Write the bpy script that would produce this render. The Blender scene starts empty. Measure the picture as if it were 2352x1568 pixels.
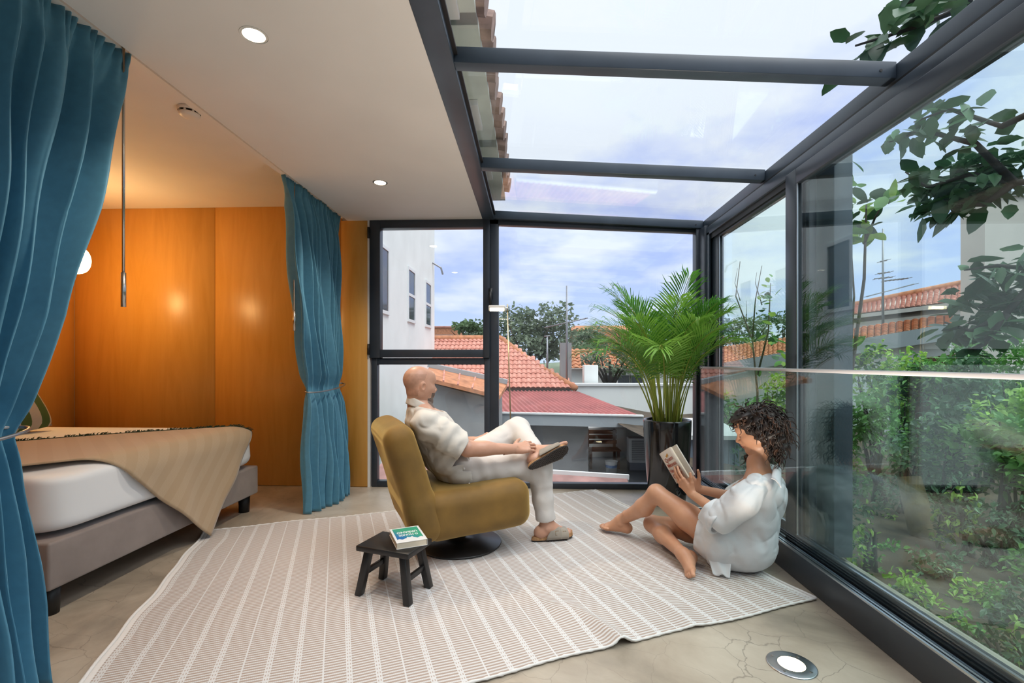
import bpy, bmesh, math, random
import numpy as np
from mathutils import Vector, Matrix

random.seed(7)
RNG = np.random.default_rng(11)
sc = bpy.context.scene
COL = sc.collection
D = bpy.data

# ------------------------------------------------------------------ camera
F, CX, HY, EYE = 1090.0, 1176.0, 832.0, 1.15      # focal length / principal x / horizon row in photo pixels, eye height
YAW = math.radians(2.26)
cam = D.cameras.new('camera'); camo = D.objects.new('camera', cam); COL.objects.link(camo)
cam.sensor_fit = 'HORIZONTAL'; cam.sensor_width = 36.0
cam.lens = 36.0 * F / 2352.0
cam.shift_y = (HY - 784.0) / 2352.0
cam.clip_start = 0.05; cam.clip_end = 500
camo.location = (0, 0, EYE); camo.rotation_euler = (math.pi / 2, 0, YAW)
sc.camera = camo

# ------------------------------------------------------------------ exposure / colour
vs = sc.view_settings
vs.view_transform = 'Standard'; vs.look = 'None'; vs.gamma = 1.0; vs.use_curve_mapping = False
vs.exposure = 1.0
sc.display_settings.display_device = 'sRGB'
cy = sc.cycles
cy.max_bounces = 8; cy.diffuse_bounces = 5; cy.glossy_bounces = 3; cy.transmission_bounces = 4
cy.transparent_max_bounces = 24; cy.sample_clamp_indirect = 6.0
cy.caustics_reflective = False; cy.caustics_refractive = False

# ------------------------------------------------------------------ sky
world = D.worlds.new('sky'); sc.world = world; world.use_nodes = True
def build_sky():
    nt = world.node_tree; N = nt.nodes; L = nt.links; N.clear()
    tc = N.new('ShaderNodeTexCoord')
    sep = N.new('ShaderNodeSeparateXYZ'); L.new(tc.outputs['Generated'], sep.inputs[0])
    # flat cloud layer: direction divided by height
    zz = N.new('ShaderNodeMath'); zz.operation = 'MAXIMUM'; zz.inputs[1].default_value = 0.0; L.new(sep.outputs[2], zz.inputs[0])
    za = N.new('ShaderNodeMath'); za.operation = 'ADD'; za.inputs[1].default_value = 0.16; L.new(zz.outputs[0], za.inputs[0])
    dx = N.new('ShaderNodeMath'); dx.operation = 'DIVIDE'; L.new(sep.outputs[0], dx.inputs[0]); L.new(za.outputs[0], dx.inputs[1])
    dy = N.new('ShaderNodeMath'); dy.operation = 'DIVIDE'; L.new(sep.outputs[1], dy.inputs[0]); L.new(za.outputs[0], dy.inputs[1])
    cmb = N.new('ShaderNodeCombineXYZ'); L.new(dx.outputs[0], cmb.inputs[0]); L.new(dy.outputs[0], cmb.inputs[1])
    no = N.new('ShaderNodeTexNoise'); no.inputs['Scale'].default_value = 1.15; no.inputs['Detail'].default_value = 8; no.inputs['Roughness'].default_value = 0.55
    L.new(cmb.outputs[0], no.inputs['Vector'])
    cov = N.new('ShaderNodeMapRange'); cov.inputs[1].default_value = 0.05; cov.inputs[2].default_value = 0.75
    cov.inputs[3].default_value = 0.0; cov.inputs[4].default_value = 0.34; L.new(sep.outputs[2], cov.inputs[0])
    ad = N.new('ShaderNodeMath'); ad.operation = 'ADD'; L.new(no.outputs[0], ad.inputs[0]); L.new(cov.outputs[0], ad.inputs[1])
    cl = N.new('ShaderNodeValToRGB'); cl.color_ramp.elements[0].position = 0.48; cl.color_ramp.elements[1].position = 0.66
    L.new(ad.outputs[0], cl.inputs[0])
    grad = N.new('ShaderNodeValToRGB'); e = grad.color_ramp.elements
    e[0].position = 0.0; e[0].color = (0.60, 0.73, 0.95, 1)
    e[1].position = 0.30; e[1].color = (0.39, 0.49, 0.93, 1)
    e2 = e.new(0.75); e2.color = (0.55, 0.66, 0.88, 1)
    L.new(sep.outputs[2], grad.inputs[0])
    mx = N.new('ShaderNodeMixRGB'); L.new(cl.outputs[0], mx.inputs[0]); L.new(grad.outputs[0], mx.inputs[1])
    mx.inputs[2].default_value = (0.80, 0.85, 0.93, 1)
    gm = N.new('ShaderNodeMapRange'); gm.inputs[1].default_value = -0.03; gm.inputs[2].default_value = 0.0; L.new(sep.outputs[2], gm.inputs[0])   # below the horizon: dull earth, no sky
    gx = N.new('ShaderNodeMixRGB'); L.new(gm.outputs[0], gx.inputs[0]); gx.inputs[1].default_value = (0.16, 0.16, 0.13, 1); L.new(mx.outputs[0], gx.inputs[2])
    bg = N.new('ShaderNodeBackground'); bg.inputs[1].default_value = 0.62; L.new(gx.outputs[0], bg.inputs[0])
    out = N.new('ShaderNodeOutputWorld'); L.new(bg.outputs[0], out.inputs[0])
build_sky()

# sun behind thin cloud: wide and soft, from the right and a little behind the camera
sun = D.lights.new('sun_offscreen', 'SUN'); suno = D.objects.new('sun_offscreen', sun); COL.objects.link(suno)
sun.energy = 1.75; sun.angle = math.radians(50); sun.color = (1.0, 0.985, 0.965)
suno.location = (6, -4, 12)
suno.rotation_euler = Vector((0.34, -0.30, 1.0)).to_track_quat('Z', 'Y').to_euler()

# ------------------------------------------------------------------ pixel helpers (a pixel gives a direction; depth comes from a surface)
Rv = Vector((math.cos(YAW), math.sin(YAW), 0)); Fv = Vector((-math.sin(YAW), math.cos(YAW), 0)); Uv = Vector((0, 0, 1)); Cv = Vector((0, 0, EYE))
def ray(px, py): return Fv + Rv * ((px - CX) / F) - Uv * ((py - HY) / F)
def onz(px, py, z=0.0):
    v = ray(px, py); return Cv + v * ((z - EYE) / v.z)
def ony(px, py, y):
    v = ray(px, py); return Cv + v * (y / v.y)
def onx(px, py, x):
    v = ray(px, py); return Cv + v * (x / v.x)

# ------------------------------------------------------------------ materials
MATS = {}
def mat(name, color, rough=0.5, metal=0.0, var=0.0, scale=8.0, bump=0.0, bscale=60.0, sheen=0.0, coat=0.0,
        emit=None, estr=0.0, spec=None, var2=None, stretch=(1, 1, 1), trans=0.0, detail=6):
    """principled material with an optional noise variation of the colour and noise bump"""
    if name in MATS: return MATS[name]
    m = D.materials.new(name); m.use_nodes = True; nt = m.node_tree; N = nt.nodes; L = nt.links
    b = N['Principled BSDF']
    c = tuple(color) + (1,)
    b.inputs['Base Color'].default_value = c; b.inputs['Roughness'].default_value = rough; b.inputs['Metallic'].default_value = metal
    if spec is not None: b.inputs['Specular IOR Level'].default_value = spec
    if sheen: b.inputs['Sheen Weight'].default_value = sheen; b.inputs['Sheen Roughness'].default_value = 0.4
    if coat: b.inputs['Coat Weight'].default_value = coat; b.inputs['Coat Roughness'].default_value = 0.08
    if emit: b.inputs['Emission Color'].default_value = tuple(emit) + (1,); b.inputs['Emission Strength'].default_value = estr
    tc = mp = None
    if var or bump:
        tc = N.new('ShaderNodeTexCoord'); mp = N.new('ShaderNodeMapping'); mp.inputs['Scale'].default_value = stretch
        L.new(tc.outputs['Object'], mp.inputs[0])
    if var:
        no = N.new('ShaderNodeTexNoise'); no.inputs['Scale'].default_value = scale; no.inputs['Detail'].default_value = detail
        L.new(mp.outputs[0], no.inputs['Vector'])
        rp = N.new('ShaderNodeValToRGB'); rp.color_ramp.elements[0].position = 0.3; rp.color_ramp.elements[1].position = 0.7
        if var2: a, z = tuple(color) + (1,), tuple(var2) + (1,)
        else: a = tuple(max(0, x * (1 - var)) for x in color) + (1,); z = tuple(min(1, x * (1 + var)) for x in color) + (1,)
        rp.color_ramp.elements[0].color = a; rp.color_ramp.elements[1].color = z
        L.new(no.outputs[0], rp.inputs[0]); L.new(rp.outputs[0], b.inputs['Base Color'])
    if bump:
        nb = N.new('ShaderNodeTexNoise'); nb.inputs['Scale'].default_value = bscale; nb.inputs['Detail'].default_value = 4
        L.new(mp.outputs[0], nb.inputs['Vector'])
        bp = N.new('ShaderNodeBump'); bp.inputs['Strength'].default_value = bump; bp.inputs['Distance'].default_value = 0.01
        L.new(nb.outputs[0], bp.inputs['Height']); L.new(bp.outputs[0], b.inputs['Normal'])
    if trans:
        tr = N.new('ShaderNodeBsdfTranslucent'); ms = N.new('ShaderNodeMixShader'); ms.inputs[0].default_value = trans
        src = b.inputs['Base Color']
        if src.is_linked: L.new(src.links[0].from_socket, tr.inputs[0])
        else: tr.inputs[0].default_value = c
        L.new(b.outputs[0], ms.inputs[1]); L.new(tr.outputs[0], ms.inputs[2]); L.new(ms.outputs[0], N['Material Output'].inputs[0])
    MATS[name] = m
    return m

def glass_mat(name, tint=(0.93, 0.97, 0.96), gain=1.0, base=0.0):
    m = D.materials.new(name); m.use_nodes = True; nt = m.node_tree; N = nt.nodes; L = nt.links; N.clear()
    t = N.new('ShaderNodeBsdfTransparent'); t.inputs[0].default_value = tuple(tint) + (1,)
    g = N.new('ShaderNodeBsdfGlossy'); g.inputs['Roughness'].default_value = 0.0; g.inputs[0].default_value = (0.95, 0.98, 1, 1)
    lw = N.new('ShaderNodeLayerWeight'); lw.inputs[0].default_value = 0.5          # Schlick's Fresnel, the same for both faces of the pane
    pw = N.new('ShaderNodeMath'); pw.operation = 'POWER'; pw.inputs[1].default_value = 5.0; L.new(lw.outputs['Facing'], pw.inputs[0])
    mu = N.new('ShaderNodeMath'); mu.operation = 'MULTIPLY_ADD'; mu.inputs[1].default_value = 0.95 * gain; mu.inputs[2].default_value = 0.04 * gain + base
    mu.use_clamp = True; L.new(pw.outputs[0], mu.inputs[0])
    mx = N.new('ShaderNodeMixShader'); L.new(mu.outputs[0], mx.inputs[0]); L.new(t.outputs[0], mx.inputs[1]); L.new(g.outputs[0], mx.inputs[2])
    o = N.new('ShaderNodeOutputMaterial'); L.new(mx.outputs[0], o.inputs[0])
    MATS[name] = m
    return m

def cloth_mat(name, color, rough=.9, scale=7.0, dist=.012, weave=0.0, sheen=.1, stretch=(1, 1, 1)):
    """woven cloth: ridged creases and fine weave as relief"""
    m = mat(name, color, rough, sheen=sheen); nt = m.node_tree; N = nt.nodes; L = nt.links; b = N['Principled BSDF']
    tc = N.new('ShaderNodeTexCoord'); mp = N.new('ShaderNodeMapping'); mp.inputs['Scale'].default_value = stretch; L.new(tc.outputs['Object'], mp.inputs[0])
    n1 = N.new('ShaderNodeTexNoise'); n1.noise_type = 'RIDGED_MULTIFRACTAL'; n1.inputs['Scale'].default_value = scale; n1.inputs['Detail'].default_value = 2.5
    n1.inputs['Roughness'].default_value = .45; n1.inputs['Distortion'].default_value = .5; L.new(mp.outputs[0], n1.inputs['Vector'])
    b1 = N.new('ShaderNodeBump'); b1.inputs['Strength'].default_value = .7; b1.inputs['Distance'].default_value = dist; b1.invert = True; L.new(n1.outputs[0], b1.inputs['Height'])
    n2 = N.new('ShaderNodeTexNoise'); n2.inputs['Scale'].default_value = 220; L.new(tc.outputs['Object'], n2.inputs['Vector'])
    b2 = N.new('ShaderNodeBump'); b2.inputs['Strength'].default_value = .15; b2.inputs['Distance'].default_value = .003; L.new(n2.outputs[0], b2.inputs['Height']); L.new(b1.outputs[0], b2.inputs['Normal'])
    L.new(b2.outputs[0], b.inputs['Normal']); return m

# ------------------------------------------------------------------ object helpers
def link(o, parent=None):
    COL.objects.link(o)
    if parent is not None: o.parent = parent
    return o
def tag(o, label=None, cat=None, group=None, kind=None):
    if label: o['label'] = label
    if cat: o['category'] = cat
    if group: o['group'] = group
    if kind: o['kind'] = kind
    return o
def empty(name, loc=(0, 0, 0), rz=0.0, label=None, cat=None, group=None, kind=None):
    o = D.objects.new(name, None); link(o); o.empty_display_size = 0.1
    o.location = loc; o.rotation_euler = (0, 0, rz)
    return tag(o, label, cat, group, kind)
def mesh_obj(name, v, f, m=None, parent=None, smooth=False):
    me = D.meshes.new(name); me.from_pydata([tuple(map(float, p)) for p in v], [], [tuple(map(int, q)) for q in f]); me.update()
    if m is not None: me.materials.append(m)
    if smooth: me.polygons.foreach_set('use_smooth', [True] * len(me.polygons))
    o = D.objects.new(name, me); link(o, parent)
    return o
def bevel(o, w=0.004, seg=2):
    b = o.modifiers.new('bevel', 'BEVEL'); b.width = w; b.segments = seg; b.limit_method = 'ANGLE'
    for p in o.data.polygons: p.use_smooth = True
    return o
def uncurse(o):            # flat shading kept where the angle is sharp
    o.data.set_sharp_from_angle(angle=math.radians(35)); return o

class MB:
    """mesh builder: collects shapes, builds ONE mesh object"""
    def __init__(s): s.v = []; s.f = []; s.mi = []; s.cur = 0
    def add(s, v, f):
        n = len(s.v); s.v += [tuple(map(float, p)) for p in v]
        for q in f: s.f.append(tuple(int(i) + n for i in q)); s.mi.append(s.cur)
        return s
    def box(s, x0, x1, y0, y1, z0, z1):
        v = [(x, y, z) for z in (z0, z1) for y in (y0, y1) for x in (x0, x1)]
        return s.add(v, [(0, 2, 3, 1), (4, 5, 7, 6), (0, 1, 5, 4), (2, 6, 7, 3), (0, 4, 6, 2), (1, 3, 7, 5)])
    def hexa(s, p):        # 8 points: bottom 4 ccw, top 4 ccw
        return s.add(p, [(3, 2, 1, 0), (4, 5, 6, 7), (0, 1, 5, 4), (1, 2, 6, 5), (2, 3, 7, 6), (3, 0, 4, 7)])
    def bar(s, a, b, w, h, up=(0, 0, 1)):   # box beam from a to b, width w, height h
        a = Vector(a); b = Vector(b); d = (b - a).normalized(); u = Vector(up)
        if abs(d.dot(u)) > 0.98: u = Vector((0, 1, 0))
        r = d.cross(u).normalized() * (w / 2); u = r.cross(d).normalized() * (h / 2)
        P = []
        for c in (a, b): P += [c - r - u, c + r - u, c + r + u, c - r + u]
        return s.add(P, [(0, 1, 2, 3), (7, 6, 5, 4), (0, 4, 5, 1), (1, 5, 6, 2), (2, 6, 7, 3), (3, 7, 4, 0)])
    def tube(s, pts, rad, n=8, caps=True, flat=1.0, upref=None):
        pts = [Vector(p) for p in pts]
        if not hasattr(rad, '__len__'): rad = [rad] * len(pts)
        V = []; prev = None
        for i, p in enumerate(pts):
            t = (pts[min(i + 1, len(pts) - 1)] - pts[max(i - 1, 0)])
            t = t.normalized() if t.length > 1e-9 else Vector((0, 0, 1))
            if prev is None:
                u = Vector(upref) if upref is not None else (Vector((0, 0, 1)) if abs(t.z) < 0.9 else Vector((1, 0, 0)))
            else: u = prev
            u = (u - t * u.dot(t)); u = u.normalized() if u.length > 1e-6 else t.orthogonal().normalized()
            w = t.cross(u); prev = u
            for k in range(n):
                a = 2 * math.pi * k / n
                V.append(p + (u * math.cos(a) + w * math.sin(a) * flat) * rad[i])
        Fc = []
        for i in range(len(pts) - 1):
            for k in range(n):
                Fc.append((i * n + k, i * n + (k + 1) % n, (i + 1) * n + (k + 1) % n, (i + 1) * n + k))
        if caps:
            Fc.append(tuple(range(n - 1, -1, -1))); Fc.append(tuple((len(pts) - 1) * n + k for k in range(n)))
        return s.add(V, Fc)
    def lathe(s, prof, c=(0, 0, 0), n=32, caps=True):   # prof [(r,z)...] bottom to top around z
        V = []; Fc = []
        for r, z in prof:
            for k in range(n):
                a = 2 * math.pi * k / n; V.append((c[0] + r * math.cos(a), c[1] + r * math.sin(a), c[2] + z))
        for i in range(len(prof) - 1):
            for k in range(n):
                Fc.append((i * n + k, i * n + (k + 1) % n, (i + 1) * n + (k + 1) % n, (i + 1) * n + k))
        if caps and prof[0][0] > 1e-6: Fc.append(tuple(range(n - 1, -1, -1)))
        if caps and prof[-1][0] > 1e-6: Fc.append(tuple((len(prof) - 1) * n + k for k in range(n)))
        return s.add(V, Fc)
    def grid(s, nu, nv, fn, closed=False):
        V = [fn(i / (nu - 1), j / (nv - 1)) for j in range(nv) for i in range(nu)]
        Fc = [(j * nu + i, j * nu + i + 1, (j + 1) * nu + i + 1, (j + 1) * nu + i) for j in range(nv - 1) for i in range(nu - 1)]
        return s.add(V, Fc)
    def build(s, name, m=None, parent=None, smooth=False):
        o = mesh_obj(name, s.v, s.f, None, parent, smooth)
        ms = m if isinstance(m, (list, tuple)) else [m]
        for x in ms:
            if x is not None: o.data.materials.append(x)
        if len(ms) > 1: o.data.polygons.foreach_set('material_index', s.mi)
        return o
def solid(o, t, off=-1.0):
    md = o.modifiers.new('solid', 'SOLIDIFY'); md.thickness = t; md.offset = off; return o
def copy_tree(o, parent=None, **kw):
    c = o.copy(); COL.objects.link(c); c.parent = parent
    for ch in list(o.children): copy_tree(ch, c)
    return c
# ================================================================== materials of the room
def floor_mat():
    m = D.materials.new('polished_concrete'); m.use_nodes = True; nt = m.node_tree; N = nt.nodes; L = nt.links
    b = N['Principled BSDF']; tc = N.new('ShaderNodeTexCoord')
    n1 = N.new('ShaderNodeTexNoise'); n1.inputs['Scale'].default_value = 1.7; n1.inputs['Detail'].default_value = 9; n1.inputs['Roughness'].default_value = 0.62; n1.inputs['Distortion'].default_value = 0.6
    L.new(tc.outputs['Object'], n1.inputs['Vector'])
    r = N.new('ShaderNodeValToRGB'); e = r.color_ramp.elements
    e[0].position = 0.30; e[0].color = (0.23, 0.195, 0.155, 1); e[1].position = 0.68; e[1].color = (0.50, 0.44, 0.36, 1)
    x = e.new(0.48); x.color = (0.37, 0.31, 0.245, 1)
    L.new(n1.outputs[0], r.inputs[0])
    # hairline cracks
    n2 = N.new('ShaderNodeTexNoise'); n2.inputs['Scale'].default_value = 5.0; n2.inputs['Detail'].default_value = 5
    L.new(tc.outputs['Object'], n2.inputs['Vector'])
    mixv = N.new('ShaderNodeMixRGB'); mixv.blend_type = 'ADD'; mixv.inputs[0].default_value = 0.13
    L.new(tc.outputs['Object'], mixv.inputs[1]); L.new(n2.outputs['Color'], mixv.inputs[2])
    vo = N.new('ShaderNodeTexVoronoi'); vo.feature = 'DISTANCE_TO_EDGE'; vo.inputs['Scale'].default_value = 5.2
    L.new(mixv.outputs[0], vo.inputs['Vector'])
    cr = N.new('ShaderNodeMapRange'); cr.inputs[1].default_value = 0.0; cr.inputs[2].default_value = 0.012; cr.inputs[3].default_value = 1.0; cr.inputs[4].default_value = 0.0
    L.new(vo.outputs['Distance'], cr.inputs[0])
    n3 = N.new('ShaderNodeTexNoise'); n3.inputs['Scale'].default_value = 1.3; L.new(tc.outputs['Object'], n3.inputs['Vector'])
    mk = N.new('ShaderNodeMapRange'); mk.inputs[1].default_value = 0.36; mk.inputs[2].default_value = 0.55; L.new(n3.outputs[0], mk.inputs[0])
    mu = N.new('ShaderNodeMath'); mu.operation = 'MULTIPLY'; L.new(cr.outputs[0], mu.inputs[0]); L.new(mk.outputs[0], mu.inputs[1])
    m2 = N.new('ShaderNodeMath'); m2.operation = 'MULTIPLY'; m2.inputs[1].default_value = 0.6; L.new(mu.outputs[0], m2.inputs[0])
    mc = N.new('ShaderNodeMixRGB'); L.new(m2.outputs[0], mc.inputs[0]); L.new(r.outputs[0], mc.inputs[1]); mc.inputs[2].default_value = (0.13, 0.11, 0.09, 1)
    L.new(mc.outputs[0], b.inputs['Base Color'])
    n4 = N.new('ShaderNodeTexNoise'); n4.inputs['Scale'].default_value = 7; n4.inputs['Detail'].default_value = 6; L.new(tc.outputs['Object'], n4.inputs['Vector'])
    rr = N.new('ShaderNodeMapRange'); rr.inputs[3].default_value = 0.22; rr.inputs[4].default_value = 0.5; L.new(n4.outputs[0], rr.inputs[0])
    L.new(rr.outputs[0], b.inputs['Roughness'])
    bp = N.new('ShaderNodeBump'); bp.inputs['Strength'].default_value = 0.12; bp.inputs['Distance'].default_value = 0.004; bp.invert = True
    L.new(mu.outputs[0], bp.inputs['Height']); L.new(bp.outputs[0], b.inputs['Normal'])
    return m
def plywood_mat(name, c0, c1):
    m = D.materials.new(name); m.use_nodes = True; nt = m.node_tree; N = nt.nodes; L = nt.links
    b = N['Principled BSDF']; tc = N.new('ShaderNodeTexCoord'); mp = N.new('ShaderNodeMapping'); mp.inputs['Scale'].default_value = (5, 5, 0.6)
    oi = N.new('ShaderNodeObjectInfo')
    L.new(tc.outputs['Object'], mp.inputs[0])
    rnd = N.new('ShaderNodeMath'); rnd.operation = 'MULTIPLY'; rnd.inputs[1].default_value = 20; L.new(oi.outputs['Random'], rnd.inputs[0])
    cb = N.new('ShaderNodeCombineXYZ'); L.new(rnd.outputs[0], cb.inputs[0]); L.new(cb.outputs[0], mp.inputs['Location'])
    no = N.new('ShaderNodeTexNoise'); no.inputs['Scale'].default_value = 1.6; no.inputs['Detail'].default_value = 10; no.inputs['Roughness'].default_value = 0.6; no.inputs['Distortion'].default_value = 1.2
    L.new(mp.outputs[0], no.inputs['Vector'])
    r = N.new('ShaderNodeValToRGB'); r.color_ramp.elements[0].position = 0.25; r.color_ramp.elements[0].color = tuple(c0) + (1,)
    r.color_ramp.elements[1].position = 0.75; r.color_ramp.elements[1].color = tuple(c1) + (1,)
    L.new(no.outputs[0], r.inputs[0]); L.new(r.outputs[0], b.inputs['Base Color'])
    b.inputs['Roughness'].default_value = 0.34
    return m
M_FLOOR = floor_mat()
M_PLY = plywood_mat('birch_plywood', (0.62, 0.295, 0.050), (0.74, 0.375, 0.085))
M_WHITE = mat('white_plaster', (0.80, 0.775, 0.75), 0.75, var=0.03, scale=2.0)
M_FRAME = mat('anthracite_aluminium', (0.034, 0.043, 0.058), 0.36, var=0.12, scale=3.0)
M_FRAME2 = mat('anthracite_steel', (0.052, 0.072, 0.098), 0.38, var=0.2, scale=4.0)
M_BLACK = mat('black_rubber', (0.008, 0.008, 0.009), 0.5)
M_ALU = mat('brushed_aluminium', (0.55, 0.57, 0.60), 0.28, metal=1.0)
M_STEEL = mat('satin_steel', (0.62, 0.60, 0.57), 0.25, metal=1.0)
M_SILL = mat('cement_sill', (0.30, 0.285, 0.24), 0.8, var=0.2, scale=6)
G_BACK = glass_mat('window_glass', (0.95, 0.97, 0.98), 1.0, 0.0)
G_RIGHT = glass_mat('sliding_door_glass', (0.86, 0.94, 0.92), 1.25, 0.01)
G_ROOF = glass_mat('skylight_glass', (0.97, 0.985, 0.99), 0.8, 0.0)
G_RAIL = glass_mat('railing_glass', (0.95, 0.985, 0.975), 0.9, 0.0)

YB = 4.33; XL = -4.32; ZC = 2.457; ZA = 2.60; XS = -1.69; YR = -2.6
def zroof(x): return 2.53 - (x + 0.33) * (0.115 / 1.89)      # glass roof falls to the right

# ------------------------------------------------------------------ floor, ceilings, walls
f = MB().box(XL - .1, 1.60, YR - .1, YB + .09, -0.12, 0.0).build('floor', M_FLOOR); tag(f, 'polished beige concrete floor with fine cracks', 'floor', kind='structure')
c = MB().box(XS, -0.44, YR, YB + .09, ZC, ZC + .28).build('ceiling', M_WHITE); tag(c, 'smooth white lowered ceiling beside the skylight', 'ceiling', kind='structure')
c = MB().box(XL - .1, XS, YR, YB + .09, ZA, ZA + .14).build('ceiling', M_WHITE); tag(c, 'white ceiling of the bed alcove, stepped up above the curtains', 'ceiling', kind='structure')
wb = MB().box(XL - .1, -1.49, YB + .022, YB + .16, 0, ZA).build('wall_back', M_WHITE); tag(wb, 'plywood clad end wall of the bed alcove', 'wall', kind='structure')
def ply(x0, x1, y0, y1, z0, z1, parent): return bevel(MB().box(x0, x1, y0, y1, z0, z1).build('panel', M_PLY, parent), 0.0015, 1)
for a, b in ((-4.32, -2.955), (-2.952, -1.752)): ply(a, b, YB, YB + .022, 0.004, ZA, wb)
ply(-1.750, -1.503, YB - .012, YB + .022, 0.004, ZC, wb)
tr = MB().box(-1.503, -1.483, YB - .012, YB + .1, 0, ZC).build('trim_1', M_WHITE); tag(tr, 'narrow white reveal strip between plywood and window frame', 'trim', kind='structure')
wl = MB().box(XL - .16, XL - .02, 1.3, YB + .02, 0, ZA).build('wall_left', M_WHITE); tag(wl, 'plywood clad wall behind the head of the bed', 'wall', kind='structure')
for a, b in ((1.3, 2.62), (2.623, 3.60), (3.603, YB - .001)): ply(XL - .02, XL, a, b, 0.004, ZA, wl)
wa = MB().box(XL - .1, -1.92, 1.18, 1.30, 0, ZA).build('wall_alcove', M_PLY); tag(wa, 'added plywood side wall of the bed alcove, unseen behind the blue curtain', 'wall', kind='structure')  # out of view, added to bounce warm colour into the alcove
w2 = MB().box(-2.04, -1.92, YR, 1.18, 0, ZA).build('wall_side', M_WHITE); tag(w2, 'plain white side wall before the bed alcove', 'wall', kind='structure')
w3 = MB().box(XL, 1.6, YR - .12, YR, 0, 2.6).build('wall_rear', M_WHITE); tag(w3, 'plain white wall at the far end behind the viewer', 'wall', kind='structure')

# ------------------------------------------------------------------ back windows
def frame_part(x0, x1, z0, z1, parent, y0=YB, y1=YB + .07, name='frame', m=None):
    return bevel(MB().box(x0, x1, y0, y1, z0, z1).build(name, m or M_FRAME, parent), 0.003, 2)
w = empty('window_1', (0, 0, 0), label='tall fixed window pane with dark frame behind the palm', cat='window', kind='structure')
frame_part(-0.374, -0.294, 0, 2.46, w, name='mullion')
frame_part(-0.294, 1.478, 0, 0.05, w, name='bottom_rail')
frame_part(1.478, 1.555, 0, 2.40, w, name='corner_post', y0=YB - .03)
x0, x1 = -0.33, 1.56
def sloped(x0, x1, y0, y1, b0, b1, t0, t1):
    return MB().hexa([(x0, y0, b0), (x1, y0, b1), (x1, y1, b1), (x0, y1, b0), (x0, y0, t0), (x1, y0, t1), (x1, y1, t1), (x0, y1, t0)])
bevel(sloped(-0.374, 1.55, YB, YB + .07, 2.415, 2.315, 2.462, 2.365).build('top_rail', M_FRAME, w), 0.003)
MB().box(-0.30, 1.49, YB + .03, YB + .042, 0.045, 2.41).build('glass_pane', G_BACK, w)
# upper opening sash
w = empty('window_2', label='upper opening window sash with dark frame and lever handle', cat='window', kind='structure')
for a in ((-1.483, -1.386, 1.19, ZC), (-.434, -.374, 1.19, ZC)): frame_part(*a, w, y0=YB - .02, name='stile')
frame_part(-1.386, -.434, 2.385, ZC, w, y0=YB - .02, name='top_rail'); frame_part(-1.386, -.434, 1.195, 1.268, w, y0=YB - .02, name='bottom_rail')
MB().box(-1.39, -.43, YB + .02, YB + .03, 1.26, 2.39).build('glass_pane', G_BACK, w)
hd = MB(); hp = ony(1127, 700, YB - .02)
hd.tube([(hp.x, YB - .02, hp.z + .10), (hp.x, YB - .065, hp.z + .10)], 0.012, 10)
hd.tube([(hp.x, YB - .065, hp.z + .115), (hp.x, YB - .07, hp.z + .05), (hp.x, YB - .066, hp.z - .055)], [.011, .013, .010], 10)
hd.box(hp.x - .016, hp.x + .016, YB - .03, YB - .02, hp.z + .05, hp.z + .15)
hd.build('handle', M_BLACK, w, True)
for z in (1.27, 2.34): MB().tube([(-1.487, YB - .032, z - .05), (-1.487, YB - .032, z + .05)], 0.011, 10).build('hinge', M_BLACK, w, True)
# lower fixed light
w = empty('window_3', label='lower fixed window light behind the armchair', cat='window', kind='structure')
for a in ((-1.47, -1.418, 0.0, 1.19), (-.425, -.374, 0.0, 1.19)): frame_part(*a, w, name='stile')
frame_part(-1.418, -.425, 1.13, 1.19, w, name='top_rail'); frame_part(-1.418, -.425, 0.0, .055, w, name='bottom_rail')
MB().box(-1.43, -.42, YB + .025, YB + .035, .05, 1.135).build('glass_pane', G_BACK, w)

# ------------------------------------------------------------------ skylight
w = empty('window_4', label='sloping glass skylight with dark steel bars', cat='skylight', kind='structure')
bevel(MB().box(-.44, -.335, YR, YB + .07, ZC - .004, 2.54).build('beam', M_FRAME2, w), 0.003)
MB().box(-.335, -.318, YR, YB, 2.488, 2.50).build('gasket', M_BLACK, w)
YBARS = [4.32, 3.20, 2.085, 0.97, -0.145, -1.26]
for k, yb in enumerate(YBARS):
    h = 0.075
    x0, x1 = -.335, 1.535
    bevel(sloped(x0, x1, yb - .032, yb + .032, zroof(x0) - h, zroof(x1) - h, zroof(x0) - .004, zroof(x1) - .004).build('bar', M_FRAME2, w), 0.003)
    MB().tube([(1.47, yb - .034, zroof(1.47) - .045), (1.47, yb - .030, zroof(1.47) - .045)], .006, 8).build('screw', M_BLACK, w)
ys = [YB + .05] + YBARS[1:] + [YR]
for a, b in zip(ys[:-1], ys[1:]):
    sloped(-.40, 1.66, b + .006, a - .006, zroof(-.40), zroof(1.66), zroof(-.40) + .012, zroof(1.66) + .012).build('glass_pane', G_ROOF, w)

# eave beams along the garden side
t = empty('trim_2', label='dark steel eave beams above the sliding doors', cat='beam', kind='structure')
bevel(MB().box(1.535, 1.66, YR, YB + .07, 2.318, 2.405).build('beam', M_FRAME2, t), 0.003)
bevel(MB().box(1.515, 1.62, YR, YB + .05, 2.24, 2.310).build('beam', M_FRAME2, t), 0.003)
MB().box(1.53, 1.62, YR, YB + .04, 2.20, 2.33).build('gasket', M_BLACK, t)

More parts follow.
